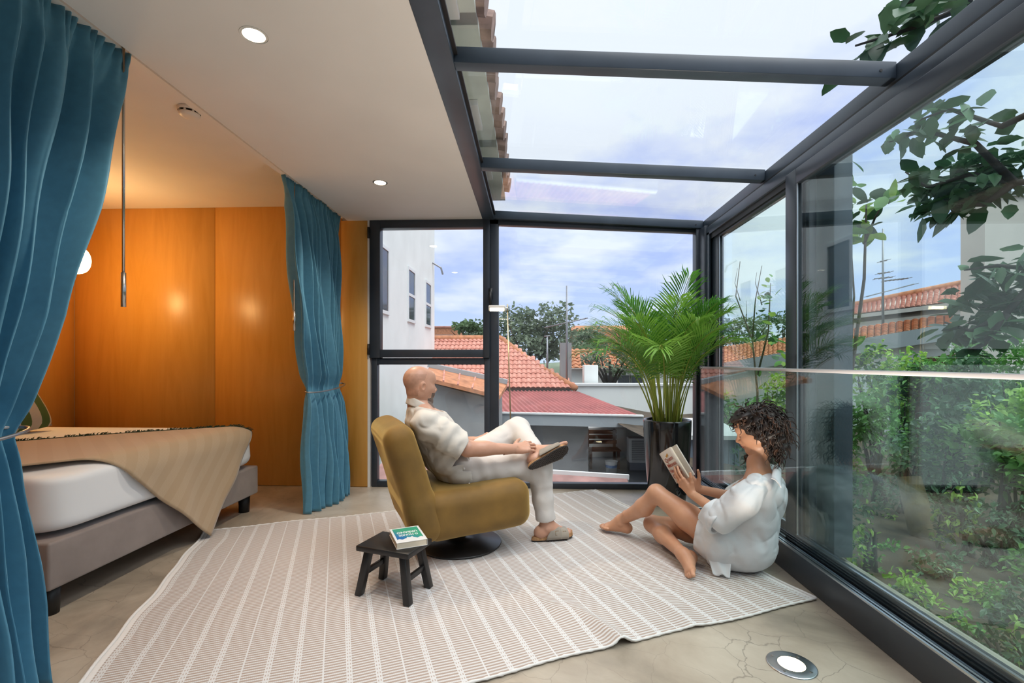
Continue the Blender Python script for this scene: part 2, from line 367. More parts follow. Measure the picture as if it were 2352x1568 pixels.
# ------------------------------------------------------------------ sliding doors on the garden side
def slide(name, label, xa, xb, y0, y1, z0, z1, far=.11, near=.11, top=.085, bot=.075):
    d = empty(name, label=label, cat='sliding door', kind='structure')
    for a, b in ((y1 - far, y1), (y0, y0 + near)):
        bevel(MB().box(xa, xb, a, b, z0, z1).build('stile', M_FRAME, d), 0.003)
    bevel(MB().box(xa, xb, y0 + near, y1 - far, z1 - top, z1).build('top_rail', M_FRAME, d), 0.003)
    bevel(MB().box(xa, xb, y0 + near, y1 - far, z0, z0 + bot).build('bottom_rail', M_FRAME, d), 0.003)
    xm = (xa + xb) / 2
    MB().box(xm - .006, xm + .006, y0 + near - .01, y1 - far + .01, z0 + bot - .01, z1 - top + .01).build('glass_pane', G_RIGHT, d)
    MB().box(xa + .003, xa + .006, y0 + near, y0 + near + .008, z0 + bot, z1 - top).build('glazing_bead', M_ALU, d)
    MB().box(xa + .003, xa + .008, y1 - far - .010, y1 - far, z0 + bot, z1 - top).build('glazing_bead', M_ALU, d)
    MB().box(xa + .001, xa + .012, y0 + near, y1 - far, z0 + bot, z0 + bot + .008).build('glazing_bead', M_ALU, d)
    return d
slide('door_1', 'large sliding glass door beside the seated woman', 1.487, 1.529, -0.30, 2.835, .105, 2.238)
slide('door_2', 'narrow sliding glass door panel next to the corner post', 1.545, 1.587, 2.70, 4.09, .105, 2.270, far=.12)
slide('door_3', 'sliding glass door panel behind the viewer', 1.545, 1.587, YR, -0.19, .105, 2.270)
t = empty('trim_3', label='dark metal corner frame at the back right', cat='frame', kind='structure')
bevel(MB().box(1.50, 1.60, 4.16, YB - .03, 0.0, 2.33).build('post', M_FRAME, t), .003)
for i, x in enumerate((1.515, 1.55)): MB().box(x, x + .012, 4.10, 4.16, .12, 2.26).build('track', M_FRAME2, t)
MB().box(1.56, 1.60, 4.09, 4.16, .1, 2.27).build('track', M_BLACK, t)
# plinth, tracks and sill
t = empty('trim_4', label='black plinth with sliding tracks below the garden doors', cat='plinth', kind='structure')
bevel(MB().box(1.402, 1.43, YR, YB - .002, 0.0, .142).build('fascia', M_FRAME, t), .003)
MB().box(1.43, 1.60, YR, YB - .002, 0.0, .105).build('track_bed', M_BLACK, t)
for x, z in ((1.404, .150), (1.422, .150), (1.440, .146)):
    MB().box(x, x + .010, YR, YB - .002, .10, z).build('track', M_ALU if x < 1.43 else M_FRAME2, t)
MB().box(1.533, 1.541, YR, YB - .2, .10, .135).build('track', M_ALU, t)
sl = MB().box(1.60, 1.72, YR, YB + .1, -.12, .075).build('trim_5', M_SILL); tag(sl, 'grey cement sill outside the sliding doors', 'sill', kind='structure')
po = bevel(MB().box(1.63, 1.73, 2.62, 2.98, .10, 2.33).build('trim_6', M_FRAME2), .004); tag(po, 'dark steel column outside the sliding door', 'column', kind='structure')

# ------------------------------------------------------------------ glass railing inside the doors
g = empty('glass_railing', (1.465, 0, 0), label='frameless glass railing with slim pale top rail along the garden doors', cat='railing')
bevel(MB().box(-.012, .012, YR, 4.15, 1.098, 1.116).build('top_rail', mat('pale_grey_metal', (0.74, 0.72, 0.73), 0.35), g), .003)
MB().box(-.005, .005, YR, 4.14, .15, 1.098).build('glass_pane', G_RAIL, g)

# ------------------------------------------------------------------ own facade rising above the skylight
M_FAC = mat('pale_render', (0.60, 0.62, 0.56), 0.85, var=0.08, scale=2)
w = MB().box(-1.2, -.55, YR, YB + .2, ZC + .28, 3.4).build('wall_outer', M_FAC); tag(w, 'pale rendered house wall rising beside the skylight', 'wall', kind='structure')
e = empty('roof_eave', (-.55, 0, 2.66), label='pale eave with clay tile ends jutting over the skylight edge', cat='eave')
MB().box(0, .31, YR, YB + .15, .02, .06).build('soffit', mat('eave_white', (.62, .66, .60), .8, var=.2, scale=3), e)
MB().box(0, .16, YR, YB + .15, -.03, .02).build('cornice', M_FAC, e)
rg0 = random.Random(2)
tl = MB(); y = YR + .1; k = 0
while y < YB + .1:
    tl.tube([(.0, y, .16), (.345 + .03 * rg0.random(), y + .01 * rg0.random(), .095)], [.075, .065], 8); y += .17; k += 1
tag(tl.build('tiles', mat('weathered_tile', (.34, .24, .20), .9, var=.5, scale=9), e), kind='stuff')
for yy, ln in ((1.72, .34), (2.75, .30), (3.62, .26)): MB().box(.10, .24, yy, yy + ln, -.015, .018).build('vent_box', M_WHITE, e)
# ================================================================== lamps
def emis(name, col, st):
    m = D.materials.new(name); m.use_nodes = True; N = m.node_tree.nodes; N.clear()
    e = N.new('ShaderNodeEmission'); e.inputs[0].default_value = tuple(col) + (1,); e.inputs[1].default_value = st
    o = N.new('ShaderNodeOutputMaterial'); m.node_tree.links.new(e.outputs[0], o.inputs[0]); return m
M_BULB = emis('downlight_glow', (1.0, 0.84, 0.60), 9.0)
M_GLOBE = emis('opal_glass_glow', (1.0, 0.62, 0.25), 28.0)
M_WPLAST = mat('white_plastic', (0.80, 0.78, 0.74), 0.4)
def lamp(kind, loc, energy, col, parent=None, rot=None, **kw):
    l = D.lights.new('lamp_light', kind); l.energy = energy; l.color = col
    for k, v in kw.items(): setattr(l, k, v)
    o = D.objects.new('lamp_light', l); link(o, parent); o.location = loc
    if rot: o.rotation_euler = rot
    return o
for px, py in ((583, 80), (873, 419)):
    p = onz(px, py, ZC)
    lab = 'round recessed ceiling downlight above the bed end curtain' if px < 700 else 'round recessed ceiling downlight near the window and gathered curtain'
    t = empty('ceiling_downlight', p, label=lab, cat='light', group='recessed ceiling downlights')
    MB().lathe([(.052, -.0025), (.052, 0.0), (.044, 0.0), (.042, -.003)], caps=False).build('trim_ring', M_WPLAST, t, True)
    MB().lathe([(.0, -.0015), (.042, -.0015), (.042, -.0010), (.0, -.0010)]).build('lens', M_BULB, t)
    lamp('SPOT', (0, 0, -.02), 30, (1, .86, .68), t, spot_size=math.radians(120), spot_blend=0.8, shadow_soft_size=.04)
# smoke detector
p = onz(435, 250, ZA)
t = empty('smoke_detector', p, label='white round smoke detector on the alcove ceiling', cat='smoke detector')
MB().lathe([(.030, -.048), (.046, -.043), (.054, -.034), (.054, -.030)]).build('cover', M_WPLAST, t, True)
MB().lathe([(.046, -.030), (.046, -.018)], caps=False).build('vent_gap', M_BLACK, t)  # recess shade of the vent slot painted as a black ring
MB().lathe([(.056, -.020), (.060, -.016), (.060, 0.0), (.050, 0.0)], caps=False).build('base', M_WPLAST, t, True)
for k in range(8):
    a = k * math.pi / 4 + .2; c, s = math.cos(a), math.sin(a)
    MB().bar((.050 * c, .050 * s, -.032), (.050 * c, .050 * s, -.017), .010, .008, (c, s, 0)).build('rib', M_WPLAST, t)
# opal globe wall lamps at the head of the bed
def globe(loc, lab):
    t = empty('wall_lamp', loc, label=lab, cat='lamp')
    prof = [(.0, -.105)] + [(.098 * (math.sin(math.pi * k / 18)) ** .7, -.105 * math.cos(math.pi * k / 18)) for k in range(1, 18)] + [(.0, .105)]
    MB().lathe(prof, n=28).build('globe_shade', M_GLOBE, t, True)
    MB().tube([(XL + .02 - loc[0], 0, .0), (-.09, 0, .0)], .012, 10).build('arm', M_STEEL, t, True)
    MB().tube([(XL - loc[0], 0, .0), (XL + .02 - loc[0], 0, .0)], .05, 20).build('wall_plate', M_WPLAST, t, True)
    return t
# the lamp and its mirror image on the glossy plywood fix its distance from the wall
gp = Vector((-3.56, 3.57, EYE + (HY - 597) / F * 3.71))
globe(gp, 'glowing opal globe lamp on a long arm beside the bed')
# floor uplight
def uplight(p, lab, power=70):
    t = empty('floor_uplight', (p[0], p[1], 0), label=lab, cat='light')
    MB().lathe([(.086, 0.0), (.086, .003), (.082, .005), (.047, .005)], n=40, caps=False).build('steel_ring', M_ALU, t, True)
    MB().lathe([(.0, .004), (.047, .004), (.047, .0052), (.0, .0052)], n=32).build('lens', emis('uplight_glow', (1.0, .78, .45), 6.0), t)
    for k in range(4):
        a = k * math.pi / 2 + .75
        MB().lathe([(.006, .0045), (.006, .0062), (.0, .0062)], (.067 * math.cos(a), .067 * math.sin(a), 0), 8).build('screw', M_STEEL, t)
    lamp('SPOT', (0, 0, .02), power, (1, .90, .78), t, rot=(math.pi, 0, 0), spot_size=math.radians(130), spot_blend=1.0, shadow_soft_size=.045)
uplight(onz(1818, 1527), 'round steel floor uplight with glowing lens set in the concrete')

# ================================================================== bed
M_GREY = mat('grey_velvet_upholstery', (0.27, 0.225, 0.21), 0.75, var=.16, scale=5, bump=.15, bscale=9, sheen=.5)
M_SHEET = mat('white_cotton', (0.84, 0.86, 0.89), 0.85, bump=.10, bscale=7)
BX0, BX1, BY0, BY1 = -4.24, -2.135, 2.02, 3.64
bed = empty('bed', ((BX0 + BX1) / 2, (BY0 + BY1) / 2, 0), label='low bed with grey upholstered base on black legs and white duvet', cat='bed')
bx, by = (BX1 - BX0) / 2, (BY1 - BY0) / 2
bevel(MB().box(-bx, bx, -by, by, .13, .345).build('bed_base', M_GREY, bed), .012, 3)
for sx in (-1, 1):
    for sy in (-1, 1):
        MB().tube([(sx * (bx - .07), sy * (by - .07), 0), (sx * (bx - .07), sy * (by - .07), .135)], [.036, .042], 20).build('leg', M_BLACK, bed, True)
# duvet: puffy block with rounded corners and a tucked foot
def duvet():
    m = MB(); n1, n2 = 60, 60
    def sup(t, p):                                   # superellipse cross-section
        c, s = math.cos(t), math.sin(t)
        return math.copysign(abs(c) ** p, c), math.copysign(abs(s) ** p, s)
    def fn(i, j):
        phi = (j - .5) * math.pi; th = i * 2 * math.pi
        cx, cz = sup(phi, .22); ux, uy = sup(th, .16)
        x = (bx + .005) * ux * cx; y = (by + .005) * uy * cx; z = .50 + .150 * cz
        wr = .006 * math.sin(9 * y + 5 * x) * math.sin(7 * x - 3 * y) + .004 * math.sin(23 * y + 2)
        if cz > 0: z += wr + .022 * max(0, 1 - (x / bx) ** 2) * max(0, 1 - (y / by) ** 2)
        # the bottom edge draws in towards the base
        if z < .44: k = (.44 - z) / .09; x *= 1 - .012 * k; y *= 1 - .016 * k
        x += .006 * math.sin(8 * y + 20 * z) * (abs(ux) > .8)
        return (x, y, z)
    m.grid(n1, n2, fn); return m
duvet().build('duvet', M_SHEET, bed, True)
# striped cushions at the head
def cushion_mat():
    m = D.materials.new('green_grey_stripe'); m.use_nodes = True; nt = m.node_tree; N = nt.nodes; L = nt.links; b = N['Principled BSDF']
    tc = N.new('ShaderNodeTexCoord'); wv = N.new('ShaderNodeTexWave'); wv.inputs['Scale'].default_value = 2.0; wv.bands_direction = 'Y'
    L.new(tc.outputs['Object'], wv.inputs['Vector'])
    r = N.new('ShaderNodeValToRGB'); r.color_ramp.interpolation = 'CONSTANT'; r.color_ramp.elements[0].color = (.05, .10, .025, 1)
    r.color_ramp.elements[1].position = .5; r.color_ramp.elements[1].color = (.42, .38, .33, 1)
    L.new(wv.outputs[0], r.inputs[0]); L.new(r.outputs[0], b.inputs['Base Color']); b.inputs['Roughness'].default_value = .9; return m
def pillow(name, loc, w, h, t, m, lab, cat, rot):
    q = MB()
    def fn(i, j):
        a, b = 2 * i - 1, 2 * j - 1
        e = (1 - a ** 4) * (1 - b ** 4)
        return a, b, e
    V = []; n = 25
    for side in (1, -1):
        q.grid(n, n, lambda i, j: (side * t / 2 * max(0, (1 - (2 * i - 1) ** 4) * (1 - (2 * j - 1) ** 4)) ** .5, (2 * i - 1) * w / 2 * (1 - .06 * (2 * j - 1) ** 2), (2 * j - 1) * h / 2 * (1 - .06 * (2 * i - 1) ** 2)))
    o = q.build(name, m, None, True); o.location = loc; o.rotation_euler = rot; return tag(o, lab, cat)
pillow('cushion', (-3.52, 3.02, .90), .50, .50, .16, cushion_mat(), 'green and grey striped cushion leaning at the head of the bed', 'cushion', (0, -.55, .12))
pillow('pillow', (-3.90, 3.15, .93), .70, .48, .2, M_SHEET, 'white pillow behind the striped cushion', 'pillow', (0, -.5, 0))

# sand-coloured throw with dark green edge, one corner hanging over the foot of the bed
def throw_mat():
    m = D.materials.new('sand_herringbone_throw'); m.use_nodes = True; nt = m.node_tree; N = nt.nodes; L = nt.links; b = N['Principled BSDF']
    uv = N.new('ShaderNodeUVMap'); sp = N.new('ShaderNodeSeparateXYZ'); L.new(uv.outputs[0], sp.inputs[0])
    def math_(op, a, bb, c=None):
        x = N.new('ShaderNodeMath'); x.operation = op
        for i, q in enumerate((a, bb, c)):
            if q is None: continue
            if isinstance(q, (int, float)): x.inputs[i].default_value = q
            else: L.new(q, x.inputs[i])
        return x.outputs[0]
    stripe = math_('GREATER_THAN', math_('FRACT', math_('MULTIPLY', sp.outputs[1], 9.0), 0), .5)
    z1 = math_('PINGPONG', math_('MULTIPLY', sp.outputs[1], 240.0), 1.0)
    h = math_('PINGPONG', math_('ADD', math_('MULTIPLY', sp.outputs[0], 110.0), z1), 0.5)
    hb = math_('MULTIPLY', math_('GREATER_THAN', h, .28), stripe)
    mx = N.new('ShaderNodeMixRGB'); L.new(math_('MULTIPLY', hb, .32), mx.inputs[0]); mx.inputs[1].default_value = (.44, .315, .195, 1); mx.inputs[2].default_value = (.62, .50, .37, 1)
    L.new(mx.outputs[0], b.inputs['Base Color']); b.inputs['Roughness'].default_value = .95; b.inputs['Sheen Weight'].default_value = .3; return m
thr = empty('throw_blanket', (BX1, 3.0, .66), label='sand coloured herringbone throw with dark green edge hanging over the bed corner', cat='blanket')
def bed_top(x, y):      # height of the duvet above the floor at bed-local x, y
    u = min(1, abs(x) / bx); v = min(1, abs(y) / by)
    return .652 + .022 * (1 - u * u) * (1 - v * v)
def thr_pt(s, t):       # s along the hanging side, t along the long side; metres from the hanging corner
    a = .63 - .737 * s - .676 * t; y = 3.0 + .676 * s - .737 * t
    R = .10; xf = BX1 + .022
    arc = R * math.pi / 2
    wob = .010 * math.sin(14 * y) + .006 * math.sin(23 * y + 1)
    if a <= -R * .57:
        x = xf - R + (a + R * .57); z = bed_top(x - (BX0 + BX1) / 2, y - (BY0 + BY1) / 2) + .016
    elif a < -R * .57 + arc:
        th = (a + R * .57) / R; x = xf - R + R * math.sin(th); z = bed_top(bx * .99, y - (BY0 + BY1) / 2) - .012 + .016 - R + R * math.cos(th) + .012 * (1 - th / 1.57)
    else:
        d = a + R * .57 - arc; x = xf + .10 * d * d + wob * min(1, d * 4) + .02 * d; z = .648 + .006 - R - d
    return (x - BX1, y - 3.0, z - .66)
NS, NT = 44, 90; LS, LT = .80, 2.0
q = MB(); q.grid(NS, NT, lambda i, j: thr_pt(i * LS, j * LT))
o = q.build('cloth', throw_mat(), thr, True)
uvl = o.data.uv_layers.new(name='UVMap')
for li, lp in enumerate(o.data.loops):
    i, j = lp.vertex_index % NS, lp.vertex_index // NS; uvl.data[li].uv = (i / (NS - 1) * LS, j / (NT - 1) * LT)
solid(o, .008, 1.0)
M_DKG = mat('dark_green_wool', (.018, .035, .014), .95)
q = MB(); q.tube([Vector(thr_pt(i / 40 * LS, 0)) + Vector((.002, 0, .004)) for i in range(41)], .005, 6); q.build('edge_binding', M_DKG, thr, True)
q = MB(); q.tube([Vector(thr_pt(LS, j / 80 * LT)) + Vector((0, 0, .006)) for j in range(81)], .006, 6)
for j in range(300):
    t = random.random() * LT; p = Vector(thr_pt(LS, t)); 
    for k in range(2):
        dv = Vector((random.gauss(0, .012), .012 + random.random() * .018, random.random() * .018 + .004)); q.tube([p, p + dv * .6 + Vector((0, 0, .006)), p + dv], [.0028, .0025, .0015], 4, False)
tag(q.build('fringe', M_DKG, thr, True), kind='stuff')

# ================================================================== curtains
M_CURT = mat('teal_velvet', (0.085, 0.265, 0.40), 0.6, var=.07, scale=30, sheen=.7)
M_CURT.node_tree.nodes['Principled BSDF'].inputs['Sheen Tint'].default_value = (.45, .80, 1.0, 1)
M_CORD = mat('steel_cord', (.35, .36, .38), .3, metal=.9)
def interp(tab, z):
    zs = [a[0] for a in tab]
    for k in range(len(tab) - 1):
        if tab[k][0] >= z >= tab[k + 1][0]:
            t = (tab[k][0] - z) / (tab[k][0] - tab[k + 1][0]); t = t * t * (3 - 2 * t) if False else t
            return [tab[k][i] + (tab[k + 1][i] - tab[k][i]) * t for i in range(1, len(tab[k]))]
    return tab[-1][1:] if z < zs[-1] else tab[0][1:]
def curtain(lab, X0, tab, nf, seed, ztie, wand):
    """tab rows: z, near edge y, far edge y, fold depth, bulge towards the room"""
    rg = random.Random(seed)
    ph = [rg.random() * 6.28 for _ in range(6)]
    t0 = empty('curtain', (X0, (tab[0][1] + tab[0][2]) / 2, 0), label=lab, cat='curtain')
    ym = (tab[0][1] + tab[0][2]) / 2
    NU, NV = 300, 110; ZT = tab[0][0]; ZB = tab[-1][0]
    q = MB()
    def fn(i, j):
        z = ZT + (ZB - ZT) * j
        y0, y1, am, bu = interp(tab, z)
        s = i + .016 * math.sin(2 * math.pi * 2.3 * i + ph[0] + 1.3 * j) + .010 * math.sin(2 * math.pi * 5 * i + ph[1] - 2 * j)
        w = math.sin(2 * math.pi * nf * s + ph[2]) + .35 * math.sin(2 * math.pi * nf * 1.73 * s + ph[3] + 2.2 * j)
        head = max(0, 1 - (ZT - z) / .20)
        fine = math.sin(2 * math.pi * nf * 3.4 * i + ph[4])
        hb = math.exp(-((ZT - z - .075) / .018) ** 2)
        x = am * (w * (1 - .75 * head)) + .014 * fine * head * (1 - .6 * hb)
        prof = math.sin(math.pi * min(1, max(0, i))) ** .6
        x += bu * prof + .010 * math.sin(17 * i + 9 * z)
        y = y0 + (y1 - y0) * i + .25 * am * math.cos(2 * math.pi * nf * s + ph[2])
        sag = math.exp(-((z - ztie) / .06) ** 2)
        x -= sag * .5 * am * w
        return (x, y - ym, z)
    q.grid(NU, NV, fn)
    o = q.build('fabric', M_CURT, t0, True); solid(o, .004, 0)
    # hem band
    q = MB(); 
    y0, y1, am, bu = interp(tab, ztie)
    P = []
    for k in range(41):
        a = 2 * math.pi * k / 40
        P.append((bu * .6 + (.028 + am * .95 + bu * .45) * math.cos(a), (y0 + y1) / 2 - ym + ((y1 - y0) / 2 + .02) * math.sin(a), ztie + .02 * math.sin(a) - .010 * math.cos(a)))
    q.tube(P, .006, 8, False); q.build('tieback', M_CORD, t0, True)
    # pull wand
    wp = Vector(wand) - Vector((X0, ym, 0))
    wd = MB(); wd.tube([(wp.x, wp.y, 2.52), (wp.x, wp.y, wp.z)], .0055, 8); wd.tube([(wp.x, wp.y, wp.z + .08), (wp.x, wp.y, wp.z - .065)], .0095, 10)
    wd.build('pull_wand', M_STEEL, t0, True)
    return t0
c1 = curtain('long teal velvet curtain held back beside the near end of the bed', -1.755,
    [(2.478, .55, 1.985, .028, .01), (2.40, .57, 1.965, .034, .02), (2.1, .62, 1.885, .048, .02), (1.75, .70, 1.785, .058, .03), (1.32, .80, 1.655, .056, .05), (1.08, .88, 1.570, .042, .07), (.91, .94, 1.525, .030, .07), (.72, .92, 1.535, .040, .08), (.54, .90, 1.555, .045, .09), (.30, .88, 1.59, .045, .10), (.006, .86, 1.625, .045, .10)],
    12, 3, .91, (-1.725, 1.945, 1.45))
c2 = curtain('teal velvet curtain tied back near the window in loose gathers', -1.750,
    [(2.478, 3.285, 4.245, .026, .01), (2.2, 3.36, 4.235, .036, .02), (1.76, 3.43, 4.225, .040, .03), (1.33, 3.49, 4.22, .040, .05), (1.05, 3.56, 4.23, .034, .07), (.94, 3.60, 4.24, .024, .06), (.80, 3.57, 4.25, .036, .09), (.35, 3.53, 4.26, .045, .13), (.006, 3.51, 4.26, .045, .15)],
    11, 8, .94, (-1.745, 3.44, 1.45))
# curtain track in the ceiling recess
tk = empty('trim_7', (-1.75, 0, 2.478), label='white curtain track in the ceiling recess above the curtains', cat='curtain track', kind='structure')
MB().box(-.02, .02, .4, 4.31, 0, .03).build('track', M_WPLAST, tk)
MB().box(-.09, .05, .4, 4.31, .105, .121).build('fixing_board', M_WHITE, tk)

# ================================================================== rug
def rug_mat():
    m = D.materials.new('striped_woven_rug'); m.use_nodes = True; nt = m.node_tree; N = nt.nodes; L = nt.links; b = N['Principled BSDF']
    tc = N.new('ShaderNodeUVMap'); sp = N.new('ShaderNodeSeparateXYZ'); L.new(tc.outputs[0], sp.inputs[0])
    def mt(op, *a):
        x = N.new('ShaderNodeMath'); x.operation = op
        for i, q in enumerate(a):
            if isinstance(q, (int, float)): x.inputs[i].default_value = q
            else: L.new(q, x.inputs[i])
        return x.outputs[0]
    u, v = sp.outputs[0], sp.outputs[1]               # metres along the long side / the short side
    P = .283
    ph = mt('FRACT', mt('DIVIDE', u, P), 0)
    def band(c, w): return mt('LESS_THAN', mt('ABSOLUTE', mt('SUBTRACT', ph, c)), w / P / 2)
    tri = mt('MAXIMUM', band(.16, .021), band(.52, .021))
    one = band(.84, .006)
    lines = mt('MAXIMUM', tri, one)
    # weft ribs: pale / tan alternating across the short side
    rib = mt('LESS_THAN', mt('FRACT', mt('MULTIPLY', v, 62.0), 0), .50)
    twill = mt('LESS_THAN', mt('FRACT', mt('ADD', mt('MULTIPLY', u, 160.0), mt('MULTIPLY', v, 31.0)), 0), .93)
    dots = mt('LESS_THAN', mt('FRACT', mt('MULTIPLY', v, 44.0), 0), .42)
    gap = mt('MAXIMUM', mt('MAXIMUM', band(.16 - .016, .0035), band(.16 + .016, .0035)), mt('MAXIMUM', band(.52 - .016, .0035), band(.52 + .016, .0035)))
    white = N.new('ShaderNodeMixRGB'); white.inputs[1].default_value = (.385, .305, .262, 1); white.inputs[2].default_value = (.59, .575, .57, 1)
    L.new(mt('MULTIPLY', rib, twill), white.inputs[0])
    m2 = N.new('ShaderNodeMixRGB'); L.new(lines, m2.inputs[0]); L.new(white.outputs[0], m2.inputs[1]); m2.inputs[2].default_value = (.62, .61, .61, 1)
    m3 = N.new('ShaderNodeMixRGB'); L.new(mt('MULTIPLY', gap, dots), m3.inputs[0]); L.new(m2.outputs[0], m3.inputs[1]); m3.inputs[2].default_value = (.42, .34, .30, 1)
    edge = mt('MAXIMUM', mt('LESS_THAN', u, .028), mt('GREATER_THAN', u, 3.02 - .028))
    m4 = N.new('ShaderNodeMixRGB'); L.new(edge, m4.inputs[0]); L.new(m3.outputs[0], m4.inputs[1]); m4.inputs[2].default_value = (.72, .70, .69, 1)
    L.new(m4.outputs[0], b.inputs['Base Color']); b.inputs['Roughness'].default_value = .95
    bp = N.new('ShaderNodeBump'); bp.inputs['Strength'].default_value = .5; bp.inputs['Distance'].default_value = .003
    hh = mt('ADD', mt('PINGPONG', mt('MULTIPLY', v, 62.0), .5), mt('MULTIPLY', lines, .4)); L.new(hh, bp.inputs['Height']); L.new(bp.outputs[0], b.inputs['Normal'])
    return m
RUGA = math.radians(22.5); RL, RW = 3.02, 2.08
rc = Vector((-.42, 2.735, 0))
rug = empty('rug', (rc.x, rc.y, 0), RUGA, label='pale striped woven rug of cream and tan lying under the armchair', cat='rug')
NU, NV = 190, 130
def rugz(u, v):
    z = .009
    # loose folds running in from the near edge
    def ridge(u0, v0, ang, w, ln, h):
        du, dv = u - u0, v - v0; a = du * math.cos(ang) + dv * math.sin(ang); c = -du * math.sin(ang) + dv * math.cos(ang)
        return h * math.exp(-(c / w) ** 2) * math.exp(-(a / ln) ** 2)
    z += ridge(.42, -1.00, 1.75, .035, .30, .030) + ridge(.30, -.72, 1.9, .05, .18, .016) + ridge(.62, -.62, 2.3, .04, .16, .012) + ridge(.80, -.90, 1.5, .04, .2, .010) + ridge(1.0, -.85, 1.7, .05, .14, .008)
    z += .0015 * math.sin(9 * u + 3 * v) * math.sin(6 * v - 2 * u) + .0018
    return z
q = MB()
def rfn(i, j):
    u = (i - .5) * RL; v = (j - .5) * RW
    e = .006 * math.sin(v * 9) + .004 * math.sin(17 * v)
    ww = .008 * math.sin(u * 4.1) + .005 * math.sin(u * 11)
    return (u + (e if abs(u) > 1.3 else 0) + .05 * math.sin(v * 1.2) * (u < -1.2) * .3, v + ww * (abs(v) / 1.04), rugz(u, v))
q.grid(NU, NV, rfn)
o = q.build('weave', rug_mat(), rug, True)
uvl = o.data.uv_layers.new(name='UVMap')
for li, lp in enumerate(o.data.loops):
    i, j = lp.vertex_index % NU, lp.vertex_index // NU; uvl.data[li].uv = (i / (NU - 1) * RL, j / (NV - 1) * RW)
solid(o, .007)
# rolled short edges and stitched long edges
M_HEM = mat('cream_cotton_hem', (.70, .68, .665), .95, bump=.3, bscale=120)
for sgn in (-1, 1):
    q = MB(); q.tube([Vector(rfn((sgn + 1) / 2, j / 60)) + Vector((0, 0, .001)) for j in range(61)], .007, 8); q.build('hem', M_HEM, rug, True)
    q = MB()
    q.tube([Vector(rfn(i / 160, (sgn + 1) / 2)) for i in range(161)], [.0055 + .0022 * math.sin(i * 2.2) for i in range(161)], 6); q.build('selvedge', M_HEM, rug, True)

# ================================================================== stool with paperback
M_BLK = mat('black_painted_wood', (.012, .011, .011), .38, var=.3, scale=14, stretch=(1, 6, 1))
sp_ = [onz(830, 1368), onz(943, 1392), onz(980, 1355), onz(875, 1335)]      # the four feet
cen = sum(sp_, Vector()) / 4; cen.z = 0
sa = math.atan2((sp_[1] - sp_[0]).y, (sp_[1] - sp_[0]).x)
st = empty('stool', cen + Vector((0, 0, .0125)), sa, label='small black wooden stool with a paperback on its seat', cat='stool')
HS = .243
bevel(MB().box(-.150, .150, -.108, .108, HS - .027, HS).build('seat', M_BLK, st), .004)
for sx in (-1, 1):
    for sy in (-1, 1):
        b0 = Vector((sx * .139, sy * .094, 0)); t0 = Vector((sx * .100, sy * .070, HS - .027))
        m = MB(); w = .0175
        def ringp(c, ww): return [c + Vector((-ww, -ww, 0)), c + Vector((ww, -ww, 0)), c + Vector((ww, ww, 0)), c + Vector((-ww, ww, 0))]
        m.hexa(ringp(b0, w) + ringp(t0, w)); bevel(m.build('leg', M_BLK, st), .003)
    z = .105; k = z / (HS - .027); x = sx * (.139 + (.100 - .139) * k); y = .094 + (.070 - .094) * k
    bevel(MB().box(x - .009, x + .009, -y, y, z - .013, z + .013).build('stretcher', M_BLK, st), .002)
# paperback
ztop = HS + .0125
bk = [onz(885, 1213, ztop + .031), onz(953, 1205, ztop + .031), onz(993, 1237, ztop + .031), onz(919, 1250, ztop + .031)]
bc = sum(bk, Vector()) / 4
ba = math.atan2((bk[1] - bk[0]).y + (bk[2] - bk[3]).y, (bk[1] - bk[0]).x + (bk[2] - bk[3]).x)
BW, BH, BT = .150, .208, .030
book = empty('paperback_book', (bc.x, bc.y, ztop), ba, label='thick paperback with green and blue cover lying on the stool', cat='book')
M_PAGE = mat('cream_pages', (.70, .60, .46), .9, var=.12, scale=3, stretch=(1, 1, 200))
M_COVW = mat('white_cover_card', (.78, .78, .77), .45)
def grad_mat():
    m = D.materials.new('green_blue_cover'); m.use_nodes = True; nt = m.node_tree; N = nt.nodes; L = nt.links; b = N['Principled BSDF']
    tc = N.new('ShaderNodeTexCoord'); mp = N.new('ShaderNodeMapping'); mp.inputs['Rotation'].default_value = (0, 0, -.75); mp.inputs['Scale'].default_value = (6, 6, 6); mp.inputs['Location'].default_value = (.5, .3, 0)
    L.new(tc.outputs['Object'], mp.inputs[0]); gr = N.new('ShaderNodeTexGradient'); L.new(mp.outputs[0], gr.inputs[0])
    r = N.new('ShaderNodeValToRGB'); r.color_ramp.elements[0].color = (.02, .16, .42, 1); r.color_ramp.elements[1].color = (.05, .36, .22, 1); r.color_ramp.elements[0].position = .15; r.color_ramp.elements[1].position = .6
    L.new(gr.outputs[0], r.inputs[0]); L.new(r.outputs[0], b.inputs['Base Color']); b.inputs['Roughness'].default_value = .4; return m
MB().box(-BW / 2 + .002, BW / 2 - .004, -BH / 2 + .002, BH / 2 - .002, .0015, BT - .0015).build('pages', M_PAGE, book)
cv = MB(); cv.box(-BW / 2, BW / 2, -BH / 2, BH / 2, 0, .0012); cv.box(-BW / 2, BW / 2, -BH / 2, BH / 2, BT - .0012, BT); cv.box(BW / 2 - .001, BW / 2, -BH / 2, BH / 2, 0, BT)
cov = cv.build('cover', M_COVW, book)
